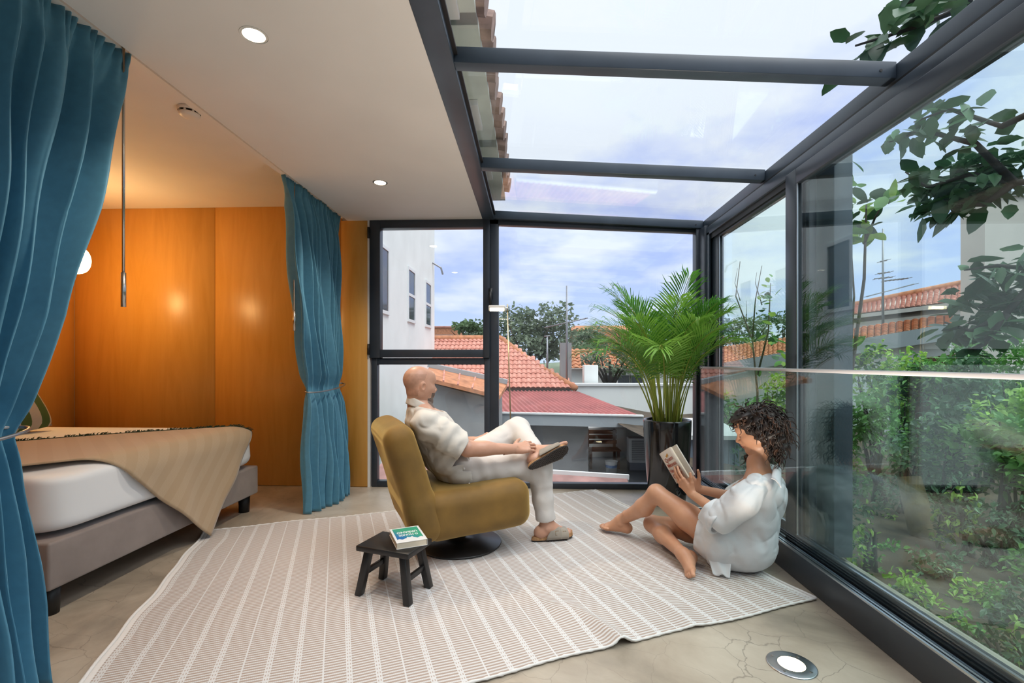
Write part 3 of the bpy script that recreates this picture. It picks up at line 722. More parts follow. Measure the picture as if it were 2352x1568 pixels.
# printed picture area with torn lower edge, title upside down for this viewer
pr = MB(); n = 26; rg = random.Random(4)
lo = [-.062 + (.004 * rg.random() + .006 * math.sin(k * .9)) + (.020 if 9 < k < 16 else 0) for k in range(n)]
xs = [-.064 + .128 * k / (n - 1) for k in range(n)]
for k in range(n - 1): pr.add([(xs[k], lo[k], BT + .0003), (xs[k + 1], lo[k + 1], BT + .0003), (xs[k + 1], .094, BT + .0003), (xs[k], .094, BT + .0003)], [(0, 1, 2, 3)])
pr.build('cover_print', grad_mat(), cov)
M_INKW = mat('white_ink', (.85, .86, .85), .5)
def text_obj(body, size, loc, rot, m, parent, name='lettering', bold=0.0, scx=1.0, align='CENTER'):
    cu = D.curves.new('lettering', 'FONT'); cu.body = body; cu.size = size; cu.align_x = align; cu.align_y = 'CENTER'; cu.offset = bold; cu.resolution_u = 2
    tmp = D.objects.new('lettering', cu); COL.objects.link(tmp); bpy.context.view_layer.update()
    me = D.meshes.new_from_object(tmp.evaluated_get(bpy.context.evaluated_depsgraph_get())); D.objects.remove(tmp); D.curves.remove(cu)
    me.materials.clear(); me.materials.append(m)
    o = D.objects.new(name, me); link(o, parent); o.location = loc; o.rotation_euler = rot; o.scale = (scx, 1, 1); return o
text_obj('O MONGE', .033, (.000, -.008, BT + .0006), (0, 0, math.pi), M_INKW, cov, bold=.0008, scx=.62)
text_obj('URBANO', .038, (.000, .030, BT + .0006), (0, 0, math.pi), M_INKW, cov, bold=.0008, scx=.66)

# ================================================================== palm in tall pot
pc = Vector((1.115, 3.93, 0)); PH = .685
pot = empty('potted_palm', pc, label='feathery green areca palm in a tall glossy black pot', cat='potted plant')
M_POT = mat('glossy_black_pot', (.012, .011, .012), .14, coat=.5)
MB().lathe([(.138, 0.0), (.142, .006), (.158, .18), (.176, .38), (.188, .60), (.190, PH - .012), (.187, PH), (.176, PH), (.172, PH - .02), (.165, PH - .10)], n=48).build('pot', M_POT, pot, True)
MB().lathe([(.0, PH - .085), (.165, PH - .09)], n=24).build('soil', mat('potting_soil', (.03, .02, .013), .95, bump=.6, bscale=90), pot)
M_STEM = mat('palm_stem', (.32, .36, .05), .45, var=.35, scale=6, stretch=(1, 1, .3))
M_FROND = mat('palm_leaf', (.085, .26, .03), .42, var=.5, scale=4, trans=.28)
M_FROND2 = mat('palm_leaf_light', (.22, .44, .06), .42, var=.4, scale=4, trans=.32)
rg = random.Random(21)
def frond(az, lean, L, droop, base, light):
    """one pinnate leaf: thin rib with two rows of narrow leaflets"""
    e = Vector((math.cos(az), math.sin(az), 0)); pts = []; n = 22
    p = Vector(base); ang = lean * .35
    for k in range(n):
        t = k / (n - 1)
        ang = lean * (.30 + .70 * t) + droop * max(0, t - .40) ** 1.5
        d = e * math.sin(ang) + Vector((0, 0, math.cos(ang)))
        pts.append(p.copy()); p = p + d * (L / (n - 1))
    side = e.cross(Vector((0, 0, 1)))
    stem = MB(); stem.tube(pts, [.0075 * (1 - .75 * k / (n - 1)) for k in range(n)], 6)
    lf = MB(); k0 = int(n * .42); per = 2.6
    m = int((n - 1 - k0) * per)
    for a in range(m + 1):
        q = k0 + a / per; i = min(int(q), n - 2); fr_ = q - i
        c = pts[i].lerp(pts[i + 1], fr_); d = (pts[i + 1] - pts[i]).normalized(); tt = a / m
        up = side.cross(d).normalized()
        ll = (.29 * math.sin(math.pi * (.12 + .80 * tt)) ** .8 + .04) * (.85 + .3 * rg.random()); wv = .0052
        for s in (-1, 1):
            dr = (d * (.55 + .55 * tt) + side * s * (1.0 - .55 * tt) + up * (.25 - .1 * rg.random())).normalized()
            w = dr.cross(up).normalized() * wv
            g = Vector((0, 0, -1))
            b0 = c; b1 = c + dr * ll * .40 + g * .004; b2 = c + dr * ll * .78 + g * .030 * (.5 + rg.random()); b3 = c + dr * ll + g * .065 * (.5 + rg.random())
            lf.add([b0, b1 - w, b1 + w + up * .003, b2 - w * .8, b2 + w * .8, b3], [(0, 1, 2), (1, 3, 4, 2), (3, 5, 4)])
    so = stem.build('stalk', M_STEM, pot, True)
    lf.build('frond', M_FROND2 if light else M_FROND, so, True)
NFR = 36
for k in range(NFR):
    az = k * 2.399 + rg.random() * .4
    r = .02 + .085 * math.sqrt(rg.random()); a2 = rg.random() * 6.28
    base = (r * math.cos(az), r * math.sin(az), PH - .09)
    inner = k / NFR
    # keep clear of the glass at the right and behind
    toR = max(0, math.cos(az)); toB = max(0, math.sin(az))
    lean = (.20 + .78 * inner + .08 * rg.random()) * (1 - .45 * toR) * (1 - .38 * toB)
    L = (1.20 - .28 * inner + .10 * rg.random()) * (1 - .10 * toR)
    frond(az, lean, L, .9 + 1.1 * rg.random() + 1.0 * inner * (1 - .5 * toR) * (1 - .5 * toB), base, rg.random() < .4)
for k in range(16):          # bare canes in the middle
    az = rg.random() * 6.28; r = .09 * math.sqrt(rg.random()); b = Vector((r * math.cos(az), r * math.sin(az), PH - .09)); ln = .10 * rg.random()
    MB().tube([b, b + Vector((math.cos(az) * ln * .4, math.sin(az) * ln * .4, .2)), b + Vector((math.cos(az) * ln, math.sin(az) * ln, .34 + .25 * rg.random()))], [.008, .006, .003], 6).build('cane', M_STEM, pot, True)

# ================================================================== reading lamp behind the armchair
lp = ony(1168, 900, 4.02)
rl = empty('floor_lamp', (lp.x + .035, 4.02, 0), label='slim brass reading floor lamp with a small glowing head by the window', cat='lamp')
hz = ony(1145, 711, 4.02).z
M_BRASS = mat('brass', (.55, .42, .25), .3, metal=.9)
MB().lathe([(.0, 0), (.10, 0), (.10, .010), (.02, .016), (.0, .016)], n=32).build('base', M_BRASS, rl, True)
MB().tube([(0, 0, .01), (-.022, 0, .8), (-.045, 0, hz)], .0055, 10).build('pole', M_BRASS, rl, True)
hx = ony(1143, 711, 4.02).x - (lp.x + .035)
bevel(MB().box(hx - .075, hx + .068, -.035, .035, hz - .012, hz + .034).build('lamp_head', M_WPLAST, rl), .006)
MB().box(hx - .062, hx + .056, -.0365, -.030, hz - .016, hz + .010).build('light_strip', emis('lamp_strip_glow', (1, .80, .50), 7.0), rl)
MB().tube([(hx + .06, 0, hz + .012), (-.040, 0, hz + .012)], .011, 10).build('swivel', M_WPLAST, rl, True)
MB().tube([(-.044, 0, hz - .02), (-.044, 0, hz + .045)], .006, 8).build('knob', M_BRASS, rl, True)
lamp('SPOT', (hx, -.04, hz - .02), 6, (1, .75, .45), rl, rot=(-.5, 0, 0), spot_size=math.radians(120), spot_blend=1, shadow_soft_size=.03)

# ================================================================== implicit-surface modeller (smooth unions, then surface nets)
class SDF:
    def __init__(s, lo, hi, res):
        s.lo = np.array(lo, np.float32); s.res = res
        s.n = np.ceil((np.array(hi) - np.array(lo)) / res).astype(int) + 1
        s.f = np.full(s.n, 1.0, np.float32)
        s.ax = [s.lo[i] + res * np.arange(s.n[i], dtype=np.float32) for i in range(3)]
    def sub(s, bmin, bmax):
        i0 = np.maximum(0, np.floor((np.array(bmin) - s.lo) / s.res).astype(int)); i1 = np.minimum(s.n, np.ceil((np.array(bmax) - s.lo) / s.res).astype(int) + 1)
        if np.any(i1 <= i0): return None
        sl = tuple(slice(a, b) for a, b in zip(i0, i1))
        X = s.ax[0][sl[0]][:, None, None]; Y = s.ax[1][sl[1]][None, :, None]; Z = s.ax[2][sl[2]][None, None, :]
        return sl, X, Y, Z
    @staticmethod
    def smin(a, b, k):
        if k <= 1e-6: return np.minimum(a, b)
        h = np.clip(.5 + .5 * (a - b) / k, 0, 1); return a + (b - a) * h - k * h * (1 - h)
    def put(s, sl, d, k, sgn=1):
        if sgn > 0: s.f[sl] = s.smin(s.f[sl], d, k)
        else: s.f[sl] = -s.smin(-s.f[sl], d, k)
    def cone(s, a, b, ra, rb, k=.02, sgn=1):
        a = np.array(a, np.float32); b = np.array(b, np.float32); m = max(ra, rb) + k + 3 * s.res
        q = s.sub(np.minimum(a, b) - m, np.maximum(a, b) + m)
        if q is None: return s
        sl, X, Y, Z = q; ab = b - a; L2 = float(ab @ ab) + 1e-9
        t = np.clip(((X - a[0]) * ab[0] + (Y - a[1]) * ab[1] + (Z - a[2]) * ab[2]) / L2, 0, 1)
        d = np.sqrt((X - a[0] - t * ab[0]) ** 2 + (Y - a[1] - t * ab[1]) ** 2 + (Z - a[2] - t * ab[2]) ** 2) - (ra + (rb - ra) * t)
        s.put(sl, d, k, sgn); return s
    def chain(s, pts, rad, k=.02, sgn=1):
        for i in range(len(pts) - 1): s.cone(pts[i], pts[i + 1], rad[i], rad[i + 1], k, sgn)
        return s
    def ell(s, c, r, R=None, k=.02, sgn=1):
        c = np.array(c, np.float32); r = np.array(r, np.float32) * np.ones(3, np.float32); m = float(r.max()) + k + 3 * s.res
        q = s.sub(c - m, c + m)
        if q is None: return s
        sl, X, Y, Z = q; P = [X - c[0], Y - c[1], Z - c[2]]
        if R is not None:
            R = np.array(R, np.float32); P = [P[0] * R[0, i] + P[1] * R[1, i] + P[2] * R[2, i] for i in range(3)]
        k0 = np.sqrt((P[0] / r[0]) ** 2 + (P[1] / r[1]) ** 2 + (P[2] / r[2]) ** 2)
        k1 = np.sqrt((P[0] / r[0] ** 2) ** 2 + (P[1] / r[1] ** 2) ** 2 + (P[2] / r[2] ** 2) ** 2) + 1e-6
        s.put(sl, k0 * (k0 - 1) / k1, k, sgn); return s
    def rbox(s, c, h, rad, R=None, k=.02, sgn=1):
        c = np.array(c, np.float32); h = np.array(h, np.float32); m = float(np.sqrt((h ** 2).sum())) + k + 3 * s.res
        q = s.sub(c - m, c + m)
        if q is None: return s
        sl, X, Y, Z = q; P = [X - c[0], Y - c[1], Z - c[2]]
        if R is not None:
            R = np.array(R, np.float32); P = [P[0] * R[0, i] + P[1] * R[1, i] + P[2] * R[2, i] for i in range(3)]
        Q = [np.abs(P[i]) - (h[i] - rad) for i in range(3)]
        d = np.sqrt(np.maximum(Q[0], 0) ** 2 + np.maximum(Q[1], 0) ** 2 + np.maximum(Q[2], 0) ** 2) + np.minimum(np.maximum(Q[0], np.maximum(Q[1], Q[2])), 0) - rad
        s.put(sl, d, k, sgn); return s
    def shell(s, t): s.f = np.maximum(s.f, -(s.f + t)); return s
    def plane(s, p, n, k=0.0):          # keep the side the normal points away from
        n = np.array(n, float); n /= np.linalg.norm(n); p = np.array(p, float)
        d = (s.ax[0][:, None, None] - p[0]) * n[0] + (s.ax[1][None, :, None] - p[1]) * n[1] + (s.ax[2][None, None, :] - p[2]) * n[2]
        s.f = np.maximum(s.f, d.astype(np.float32)); return s
    def wrinkle(s, fn, band=.05):
        idx = np.nonzero(np.abs(s.f) < band)
        P = [s.ax[i][idx[i]] for i in range(3)]
        s.f[idx] += fn(*P).astype(np.float32); return s
    def mesh(s):
        f = s.f; n = s.n; I = f < 0
        c = np.zeros(n - 1, np.int8)
        corners = [(i, j, k) for i in (0, 1) for j in (0, 1) for k in (0, 1)]
        for i, j, k in corners: c += I[i:n[0] - 1 + i, j:n[1] - 1 + j, k:n[2] - 1 + k]
        act = np.nonzero((c > 0) & (c < 8)); N = len(act[0])
        vals = [f[act[0] + i, act[1] + j, act[2] + k] for i, j, k in corners]
        acc = np.zeros((N, 3), np.float64); cnt = np.zeros(N)
        for a in range(8):
            for b in range(a + 1, 8):
                if sum(abs(corners[a][q] - corners[b][q]) for q in range(3)) != 1: continue
                va, vb = vals[a], vals[b]; x = (va < 0) != (vb < 0)
                t = np.where(x, va / np.where(x, va - vb, 1), 0)
                for q in range(3): acc[:, q] += np.where(x, corners[a][q] + (corners[b][q] - corners[a][q]) * t, 0)
                cnt += x
        V = (acc / cnt[:, None] + np.stack(act, 1)) * s.res + s.lo
        ci = np.full(n - 1, -1, np.int32); ci[act] = np.arange(N)
        Fs = []
        for ax in range(3):
            o1, o2 = [(1, 2), (2, 0), (0, 1)][ax]
            sl0 = [slice(1, -1)] * 3; sl1 = [slice(1, -1)] * 3
            sl0[ax] = slice(0, n[ax] - 1); sl1[ax] = slice(1, n[ax])
            A = I[tuple(sl0)]; B = I[tuple(sl1)]; E = np.nonzero(A != B)
            base = [E[q] + (0 if q == ax else 1) for q in range(3)]
            def cell(d1, d2):
                p = [b.copy() for b in base]; p[o1] -= d1; p[o2] -= d2; return ci[tuple(p)]
            q = np.stack([cell(1, 1), cell(0, 1), cell(0, 0), cell(1, 0)], 1)
            fl = ~A[E]; q[fl] = q[fl][:, ::-1]
            Fs.append(q)
        Fq = np.concatenate(Fs); Fq = Fq[(Fq >= 0).all(1)]
        return V, Fq
def np_obj(name, VF, mats, parent, smooth_it=0, mi_fn=None):
    V, Fq = VF
    for _ in range(smooth_it):          # light Laplacian pass
        A = np.zeros_like(V); C_ = np.zeros(len(V))
        for a in range(4):
            for b in ((a + 1) % 4, (a + 3) % 4):
                np.add.at(A, Fq[:, a], V[Fq[:, b]]); np.add.at(C_, Fq[:, a], 1)
        V = .5 * V + .5 * A / np.maximum(C_, 1)[:, None]
    me = D.meshes.new(name); me.vertices.add(len(V)); me.vertices.foreach_set('co', V.astype(np.float32).ravel())
    me.loops.add(Fq.size); me.loops.foreach_set('vertex_index', Fq.astype(np.int32).ravel())
    me.polygons.add(len(Fq)); me.polygons.foreach_set('loop_start', np.arange(0, Fq.size, 4, dtype=np.int32))
    me.polygons.foreach_set('use_smooth', np.ones(len(Fq), bool))
    for m in mats: me.materials.append(m)
    if mi_fn is not None: me.polygons.foreach_set('material_index', mi_fn(V[Fq].mean(1)).astype(np.int32))
    me.update(calc_edges=True); me.validate()
    o = D.objects.new(name, me); link(o, parent); return o
def join_vf(*vfs):
    V, Q, n = [], [], 0
    for v, q in vfs: V.append(v); Q.append(q + n); n += len(v)
    return np.concatenate(V), np.concatenate(Q)
def nrm(v): v = np.array(v, float); return v / np.linalg.norm(v)
def basis(x, zhint):
    x = nrm(x); z = np.array(zhint, float); z = nrm(z - x * (z @ x)); y = np.cross(z, x); return np.stack([x, y, z], 1)   # columns
def rotz_(a): c, s = math.cos(a), math.sin(a); return np.array([[c, -s, 0], [s, c, 0], [0, 0, 1.]])
def roty_(a): c, s = math.cos(a), math.sin(a); return np.array([[c, 0, s], [0, 1, 0], [-s, 0, c]])
def rotx_(a): c, s = math.cos(a), math.sin(a); return np.array([[1, 0, 0], [0, c, -s], [0, s, c]])

def head(S, c, R, s=1.0, man=True):
    """head with face and ears; local x forward, y left, z up"""
    T = lambda p: np.array(c) + R @ (np.array(p, float) * s)
    def E(p, r, k=.02, sg=1, RR=None): S.ell(T(p), np.array(r) * s, R if RR is None else R @ RR, k * s, sg)
    def Cn(a, b, ra, rb, k=.02, sg=1): S.cone(T(a), T(b), ra * s, rb * s, k * s, sg)
    E((-.012, 0, .032), (.100, .078, .088), .0)
    E((.030, 0, -.035), (.064, .062, .085), .04)
    for y in (-1, 1):
        Cn((-.015, y * .050, -.055), (.062, y * .016, -.108), .028, .022, .03)
        E((.058, y * .040, -.030), (.026, .024, .026), .03)
        E((-.004, y * .060, -.030), (.045, .018, .04), .03)
    E((.078, 0, -.108), (.020, .024, .020), .02)
    Cn((.084, -.034, .020), (.084, .034, .020), .013, .013, .02)
    E((.070, 0, .05), (.030, .05, .04), .04)
    for y in (-1, 1):
        E((.098, y * .031, .001), (.018, .017, .012), .014, -1)
        E((.079, y * .031, -.001), (.0145, .0165, .0125), .004)
    Cn((.092, 0, .004), (.117, 0, -.034), .0095, .0125, .012)
    for y in (-1, 1): E((.104, y * .0125, -.040), (.012, .0075, .009), .008)
    E((.092, 0, -.062), (.016, .026, .022), .02)
    E((.100, 0, -.0665), (.0095, .021, .0062), .006); E((.098, 0, -.0775), (.0095, .018, .0072), .006)
    E((.104, 0, -.0718), (.008, .019, .0016), .003, -1)
    for y in (-1, 1):
        RR = rotz_(y * .35) @ roty_(.18)
        E((-.018, y * .082, -.012), (.021, .0105, .033), .005, 1, RR)
        E((-.014, y * .093, -.010), (.012, .0075, .020), .004, -1, RR)
        E((-.008, y * .081, -.040), (.008, .006, .009), .006, 1, RR)
    return T

def hand(S, w, d, back, thumb, s=1.0, curl=(.35, .4, .3), spread=.10, tcurl=.3, tdir=None, fan=None):
    """w wrist, d towards the knuckles, back = normal of the back of the hand, thumb = side of the thumb"""
    w = np.array(w, float); d = nrm(d); back = nrm(np.array(back) - d * (np.array(back) @ d)); t = nrm(np.array(thumb) - d * (np.array(thumb) @ d) - back * (np.array(thumb) @ back))
    kn = []
    spec = [(.032, .092, (.042, .025, .021), .0086), (.011, .096, (.046, .029, .022), .0088), (-.010, .091, (.042, .027, .021), .0084), (-.030, .083, (.034, .021, .019), .0075)]
    for i, (a, l, ph, r) in enumerate(spec):
        K = w + (d * l + t * a + back * (.006 if i in (1, 2) else .002)) * s; kn.append(K)
        S.cone(w + (t * a * .55 + d * .008) * s, K - back * .003 * s, .0150 * s, .0118 * s, .012 * s)
        S.ell(K + back * .002 * s, .0108 * s, None, .006 * s)
        dd = nrm(d + t * (a / .03) * spread); p = K; ang = 0; rr = r * s
        cv = fan[i] if fan else curl
        for j, L in enumerate(ph):
            ang += cv[j]
            v = dd * math.cos(ang) - back * math.sin(ang); q = p + v * L * s
            S.cone(p, q, rr, rr * .90, .0035 * s); rr *= .92; p = q
    S.ell(w + (d * .045 - back * .010 + t * .0) * s, np.array((.045, .036, .012)) * s, np.stack([d, t, back], 1), .012 * s)
    b0 = w + (d * .014 + t * .018 - back * .006) * s; td = nrm(d * .62 + t * .78 - back * .15) if tdir is None else nrm(tdir)
    b1 = b0 + td * .046 * s; S.cone(b0, b1, .0165 * s, .0125 * s, .012 * s)
    td2 = nrm(td + d * tcurl); b2 = b1 + td2 * .034 * s; S.cone(b1, b2, .0108 * s, .0098 * s, .004 * s)
    td3 = nrm(td2 + d * tcurl - back * .1); b3 = b2 + td3 * .026 * s; S.cone(b2, b3, .0098 * s, .0080 * s, .003 * s)

def foot(S, ank, toe, up, s=1.0, inner=1):
    """ank ankle joint, toe direction, up normal of the sole side away; inner=+1 when the big toe lies on the left of the toe direction"""
    ank = np.array(ank, float); R = basis(toe, up); T = lambda p: ank + R @ (np.array(p, float) * s)
    S.ell(T((-.045, 0, -.045)), np.array((.036, .031, .034)) * s, R, .02 * s)
    S.cone(ank, T((.035, inner * .004, -.030)), .037 * s, .032 * s, .03 * s)
    S.cone(T((-.035, 0, -.045)), T((.105, -inner * .014, -.060)), .030 * s, .020 * s, .03 * s)
    S.cone(T((.03, inner * .006, -.030)), T((.115, inner * .020, -.056)), .030 * s, .020 * s, .03 * s)
    S.ell(T((.005, inner * .032, -.012)), np.array((.014, .010, .013)) * s, R, .012 * s)
    S.ell(T((-.008, -inner * .033, -.018)), np.array((.014, .010, .013)) * s, R, .012 * s)
    for i, (y, x, l, r) in enumerate(((.027, .122, .040, .0130), (.007, .126, .030, .0092), (-.009, .121, .026, .0086), (-.023, .114, .022, .0080), (-.036, .104, .017, .0078))):
        a = T((x - .02, inner * y, -.060)); m = T((x + l * .5, inner * y, -.058)); b = T((x + l, inner * (y + .002 * i), -.066))
        S.cone(a, m, r * s, r * .95 * s, .004 * s); S.cone(m, b, r * .95 * s, r * .92 * s, .002 * s)

def skin_mat(name, c, c2, rough=.5):
    m = mat(name, c, rough, var=.1, scale=9, var2=c2, bump=.05, bscale=160)
    b = m.node_tree.nodes['Principled BSDF']; b.inputs['Subsurface Weight'].default_value = .12; b.inputs['Subsurface Radius'].default_value = (.012, .005, .003); b.inputs['Subsurface Scale'].default_value = .5
    return m

# ================================================================== swivel armchair
CH = Vector((-.45, 2.98, .0125)); CA = math.radians(25)
M_OCH = mat('ochre_velvet', (.175, .092, .015), .72, var=.22, scale=7, sheen=.9, bump=.05, bscale=30)
M_OCH.node_tree.nodes['Principled BSDF'].inputs['Sheen Tint'].default_value = (.9, .65, .25, 1)
ch = empty('swivel_armchair', CH, CA, label='ochre velvet armless swivel chair with round black foot', cat='armchair')
S = SDF((-.42, -.42, .10), (.48, .42, .52), .010)
S.rbox((.035, 0, .285), (.325, .345, .140), .085, roty_(-.045), 0)
S.wrinkle(lambda x, y, z: .003 * np.sin(9 * y + 5 * x) * np.sin(11 * x) - .012 * np.exp(-((x + .02) / .2) ** 2 - ((y) / .25) ** 2) * (z > .35) * -1)
np_obj('seat', S.mesh(), [M_OCH], ch, 2)
S = SDF((-.72, -.42, .08), (-.05, .42, .92), .010)
bt = -.30
S.rbox((-.345, 0, .47), (.088, .345, .335), .075, roty_(bt), 0)
S.rbox((-.285, 0, .28), (.085, .34, .12), .06, roty_(bt), .05)
S.wrinkle(lambda x, y, z: .003 * np.sin(8 * y + 6 * z) * np.sin(9 * z))
np_obj('backrest', S.mesh(), [M_OCH], ch, 2)
q = MB()
q.lathe([(.0, 0), (.262, 0), (.266, .006), (.262, .012), (.10, .030), (.045, .040), (.042, .175), (.0, .175)], n=56)
q.build('swivel_foot', M_BLK, ch, True)

# ================================================================== sandals
M_CORK = mat('cork', (.36, .19, .085), .85, var=.4, scale=60)
M_SUEDE = mat('taupe_suede', (.30, .26, .215), .95, var=.12, scale=12, sheen=.4)
M_TREAD = mat('dark_rubber_tread', (.030, .024, .021), .7)
M_TREAD2 = mat('worn_rubber_tread', (.085, .070, .062), .75)
def outline(n=44, s=1.0):
    P = []
    for k in range(n):
        a = 2 * math.pi * k / n; x = math.cos(a); y = math.sin(a)
        X = .143 * (1 if x > 0 else 1) * math.copysign(abs(x) ** .92, x)
        w = .040 + .013 * (x * .9 + .15) - .008 * math.exp(-((x + .15) / .35) ** 2)
        P.append((X * s, (w * math.copysign(abs(y) ** .85, y) + .004 * x) * s))
    return P
def sandal(parent, M4, flip=1):
    """M4: matrix of the sandal frame (x toe, y left, z up from the ground)"""
    so = empty('sandal'); so.parent = parent; so.matrix_local = M4
    O = [(x, y * flip) for x, y in outline()]
    def slab(z0, z1, k0=1.0, k1=1.0, toe=0.0):
        m = MB(); n = len(O); zt = lambda x: toe * max(0, (x - .05) / .09) ** 2
        V = [(x * k0, y * k0, z0 + zt(x)) for x, y in O] + [(x * k1, y * k1, z1 + zt(x)) for x, y in O]
        Fc = [tuple(range(n - 1, -1, -1)), tuple(range(n, 2 * n))] + [(k, (k + 1) % n, n + (k + 1) % n, n + k) for k in range(n)]
        if flip < 0: Fc = [f[::-1] for f in Fc]
        return m.add(V, Fc)
    sole = slab(0, .008, .985, 1.0, .010).build('outsole', M_TREAD, so)
    slab(.008, .028, 1.0, .965, .010).build('cork_footbed', M_CORK, so)
    t = MB(); n = 0
    inside = lambda x, y: abs(x) < .128 and abs(y) < (.040 + .013 * (x / .143 * .9 + .15)) * .86 * math.sqrt(max(0, 1 - (x / .146) ** 4))
    for i in range(-14, 15):
        for j in range(-5, 6):
            x = i * .0095; y = j * .0095 + (.0 if i % 2 else .00475)
            if inside(x, y):
                a = (.9 if (i + j) % 2 else -.7); c, s_ = math.cos(a) * .0048, math.sin(a) * .0048; zt = .010 * max(0, (x - .05) / .09) ** 2
                t.bar((x - c, y - s_, zt - .0006), (x + c, y + s_, zt - .0006), .0028, .0022)
    tag(t.build('tread', M_TREAD2, sole), kind='stuff')
    # two suede straps
    for x0, x1, hgt, nm in ((-.012, .044, .078, 0), (.040, .094, .062, 1)):
        m = MB()
        def fn(i, j):
            a = math.pi * j; c, s_ = math.cos(a), math.sin(a)
            sk = (.044 if nm == 0 else .010) * (1 - s_) ** 1.5 * -1
            x = x0 + (x1 - x0) * i + (sk if i < .5 else 0) - .012 * s_ * nm * 0
            wy = .049 + .008 * (x / .1); slope = (hgt - .010 * i)
            return (x, wy * math.copysign(abs(c) ** .75, c) * flip, .012 + slope * s_ ** .62)
        m.grid(9, 24, fn); o = m.build('strap', M_SUEDE, so, True); solid(o, .004, 0)
        xm = (x0 + x1) / 2; bz = .052 if nm == 0 else .046
        for wv in (1,):
            b = MB(); y = -flip * .050
            P = [(xm - .011, y, bz - .012), (xm + .011, y, bz - .012), (xm + .011, y * .90, bz + .012), (xm - .011, y * .90, bz + .012)]
            for k in range(4): b.tube([P[k], P[(k + 1) % 4]], .0018, 6)
            b.build('buckle', mat('bronze_buckle', (.25, .17, .10), .35, metal=.8), o, True)
    return so
def frame4(o, x, z):
    R = basis(x, z); M = Matrix.Identity(4)
    for i in range(3):
        for j in range(3): M[i][j] = R[i, j]
        M[i][3] = o[i]
    return M

# ================================================================== the man in the armchair (frame of the chair: u forward, v left, w up)
man = empty('person', CH, CA, label='bald man in cream linen shirt and trousers sitting cross-legged in the armchair', cat='person')
M_SKM = skin_mat('man_skin', (.50, .255, .165), (.60, .335, .235), .42)
M_STUB = mat('grey_stubble_skin', (.465, .250, .170), .45, var=.10, scale=60)
M_BEARD = mat('greying_beard', (.17, .12, .095), .8, var=.5, scale=120)
hipR, hipL = (.06, -.095, .47), (.06, .095, .475)
kneR, ankR = (.485, -.150, .475), (.535, -.165, .10)
kneL, ankL = (.475, .175, .665), (.447, -.190, .575)
shR, shL = (-.255, -.185, .785), (-.215, .185, .800)
elR, wrR = (-.030, -.265, .640), (.275, -.240, .612)
elL, wrL = (-.050, .270, .585), (.165, .215, .600)
hc = np.array((-.255, -.015, 1.003)); RH = rotz_(math.radians(15)) @ roty_(math.radians(2))
S = SDF((-.50, -.42, .0), (.86, .42, 1.15), .0052)
S.ell((.0, 0, .49), (.13, .16, .11), None, .0); S.ell((-.10, 0, .60), (.11, .145, .14), None, .06); S.ell((-.185, 0, .74), (.11, .165, .13), roty_(-.5), .06)
S.cone(shR, shL, .055, .055, .05)
S.chain([shR, elR, wrR], [.052, .043, .030], .03); S.ell((.06, -.262, .634), (.08, .038, .040), None, .03)
S.chain([shL, elL, wrL], [.052, .043, .030], .03)
S.chain([hipR, kneR, ankR], [.082, .055, .036], .03); S.chain([hipL, kneL, ankL], [.082, .055, .036], .03)
S.cone((-.245, -.005, .80), hc + RH @ np.array((-.022, 0, -.05)), .062, .056, .05)
S.cone((-.245, -.12, .815), (-.25, -.01, .875), .035, .05, .05); S.cone((-.225, .12, .825), (-.25, .0, .875), .035, .05, .05)
tdL = nrm((.275, -.03, .105)); upL = nrm((-.05, .93, .38))       # crossed foot: sole turned to the right side
foot(S, ankR, (.97, -.12, 0), (0, 0, 1), 1.08, 1)
foot(S, np.array(ankL) + np.array((.0, -.008, .0)), tdL, upL, 1.08, -1)
body = S.mesh()
Sh = SDF(hc - .17, hc + .17, .0030); Th = head(Sh, hc, RH, .93, True); Sh.cone(hc + RH @ np.array((-.022, 0, -.05)), (-.247, -.01, .86), .056, .060, .03)
Sd = SDF((.20, -.36, .48), (.48, -.06, .72), .0026)
Sd.cone((.17, -.245, .615), wrR, .034, .029, .01)
hand(Sd, wrR, (.97, .14, .06), (.05, -.55, .83), (.1, .95, .3), 1.06, fan=((.25, .45, .4), (.22, .45, .4), (.2, .5, .45), (.22, .55, .5)), spread=.12)
Sd3 = SDF((.08, .08, .48), (.40, .34, .76), .003)
Sd3.cone((.08, .235, .595), wrL, .034, .029, .01)
hand(Sd3, wrL, (.90, -.05, .32), (-.3, .25, .92), (.1, -.95, .0), 1.06, curl=(.25, .4, .3))
def man_mi(P):
    L = (P - hc) @ RH / .93
    beard = (L[:, 0] > .028) & (L[:, 2] < -.052) & (L[:, 2] > -.15) & (np.abs(L[:, 1]) < .075) & ~((L[:, 0] > .088) & (L[:, 2] > -.083) & (L[:, 2] < -.060) & (np.abs(L[:, 1]) < .02))
    beard &= (L[:, 0] > .060) | (L[:, 2] < -.085)
    stub = (L[:, 2] > -.075) & (L[:, 2] < .070) & (L[:, 0] < -.02 + .5 * np.maximum(0, L[:, 2])) & (np.linalg.norm(L, axis=1) < .14) & (np.abs(L[:, 1]) < .082) & ~((L[:, 0] > -.045) & (np.abs(L[:, 1]) > .066) & (L[:, 2] < .03))
    return np.where(beard, 2, np.where(stub, 1, 0))
np_obj('body', join_vf(body, Sh.mesh(), Sd.mesh(), Sd3.mesh()), [M_SKM, M_STUB, M_BEARD], man, 1, man_mi)
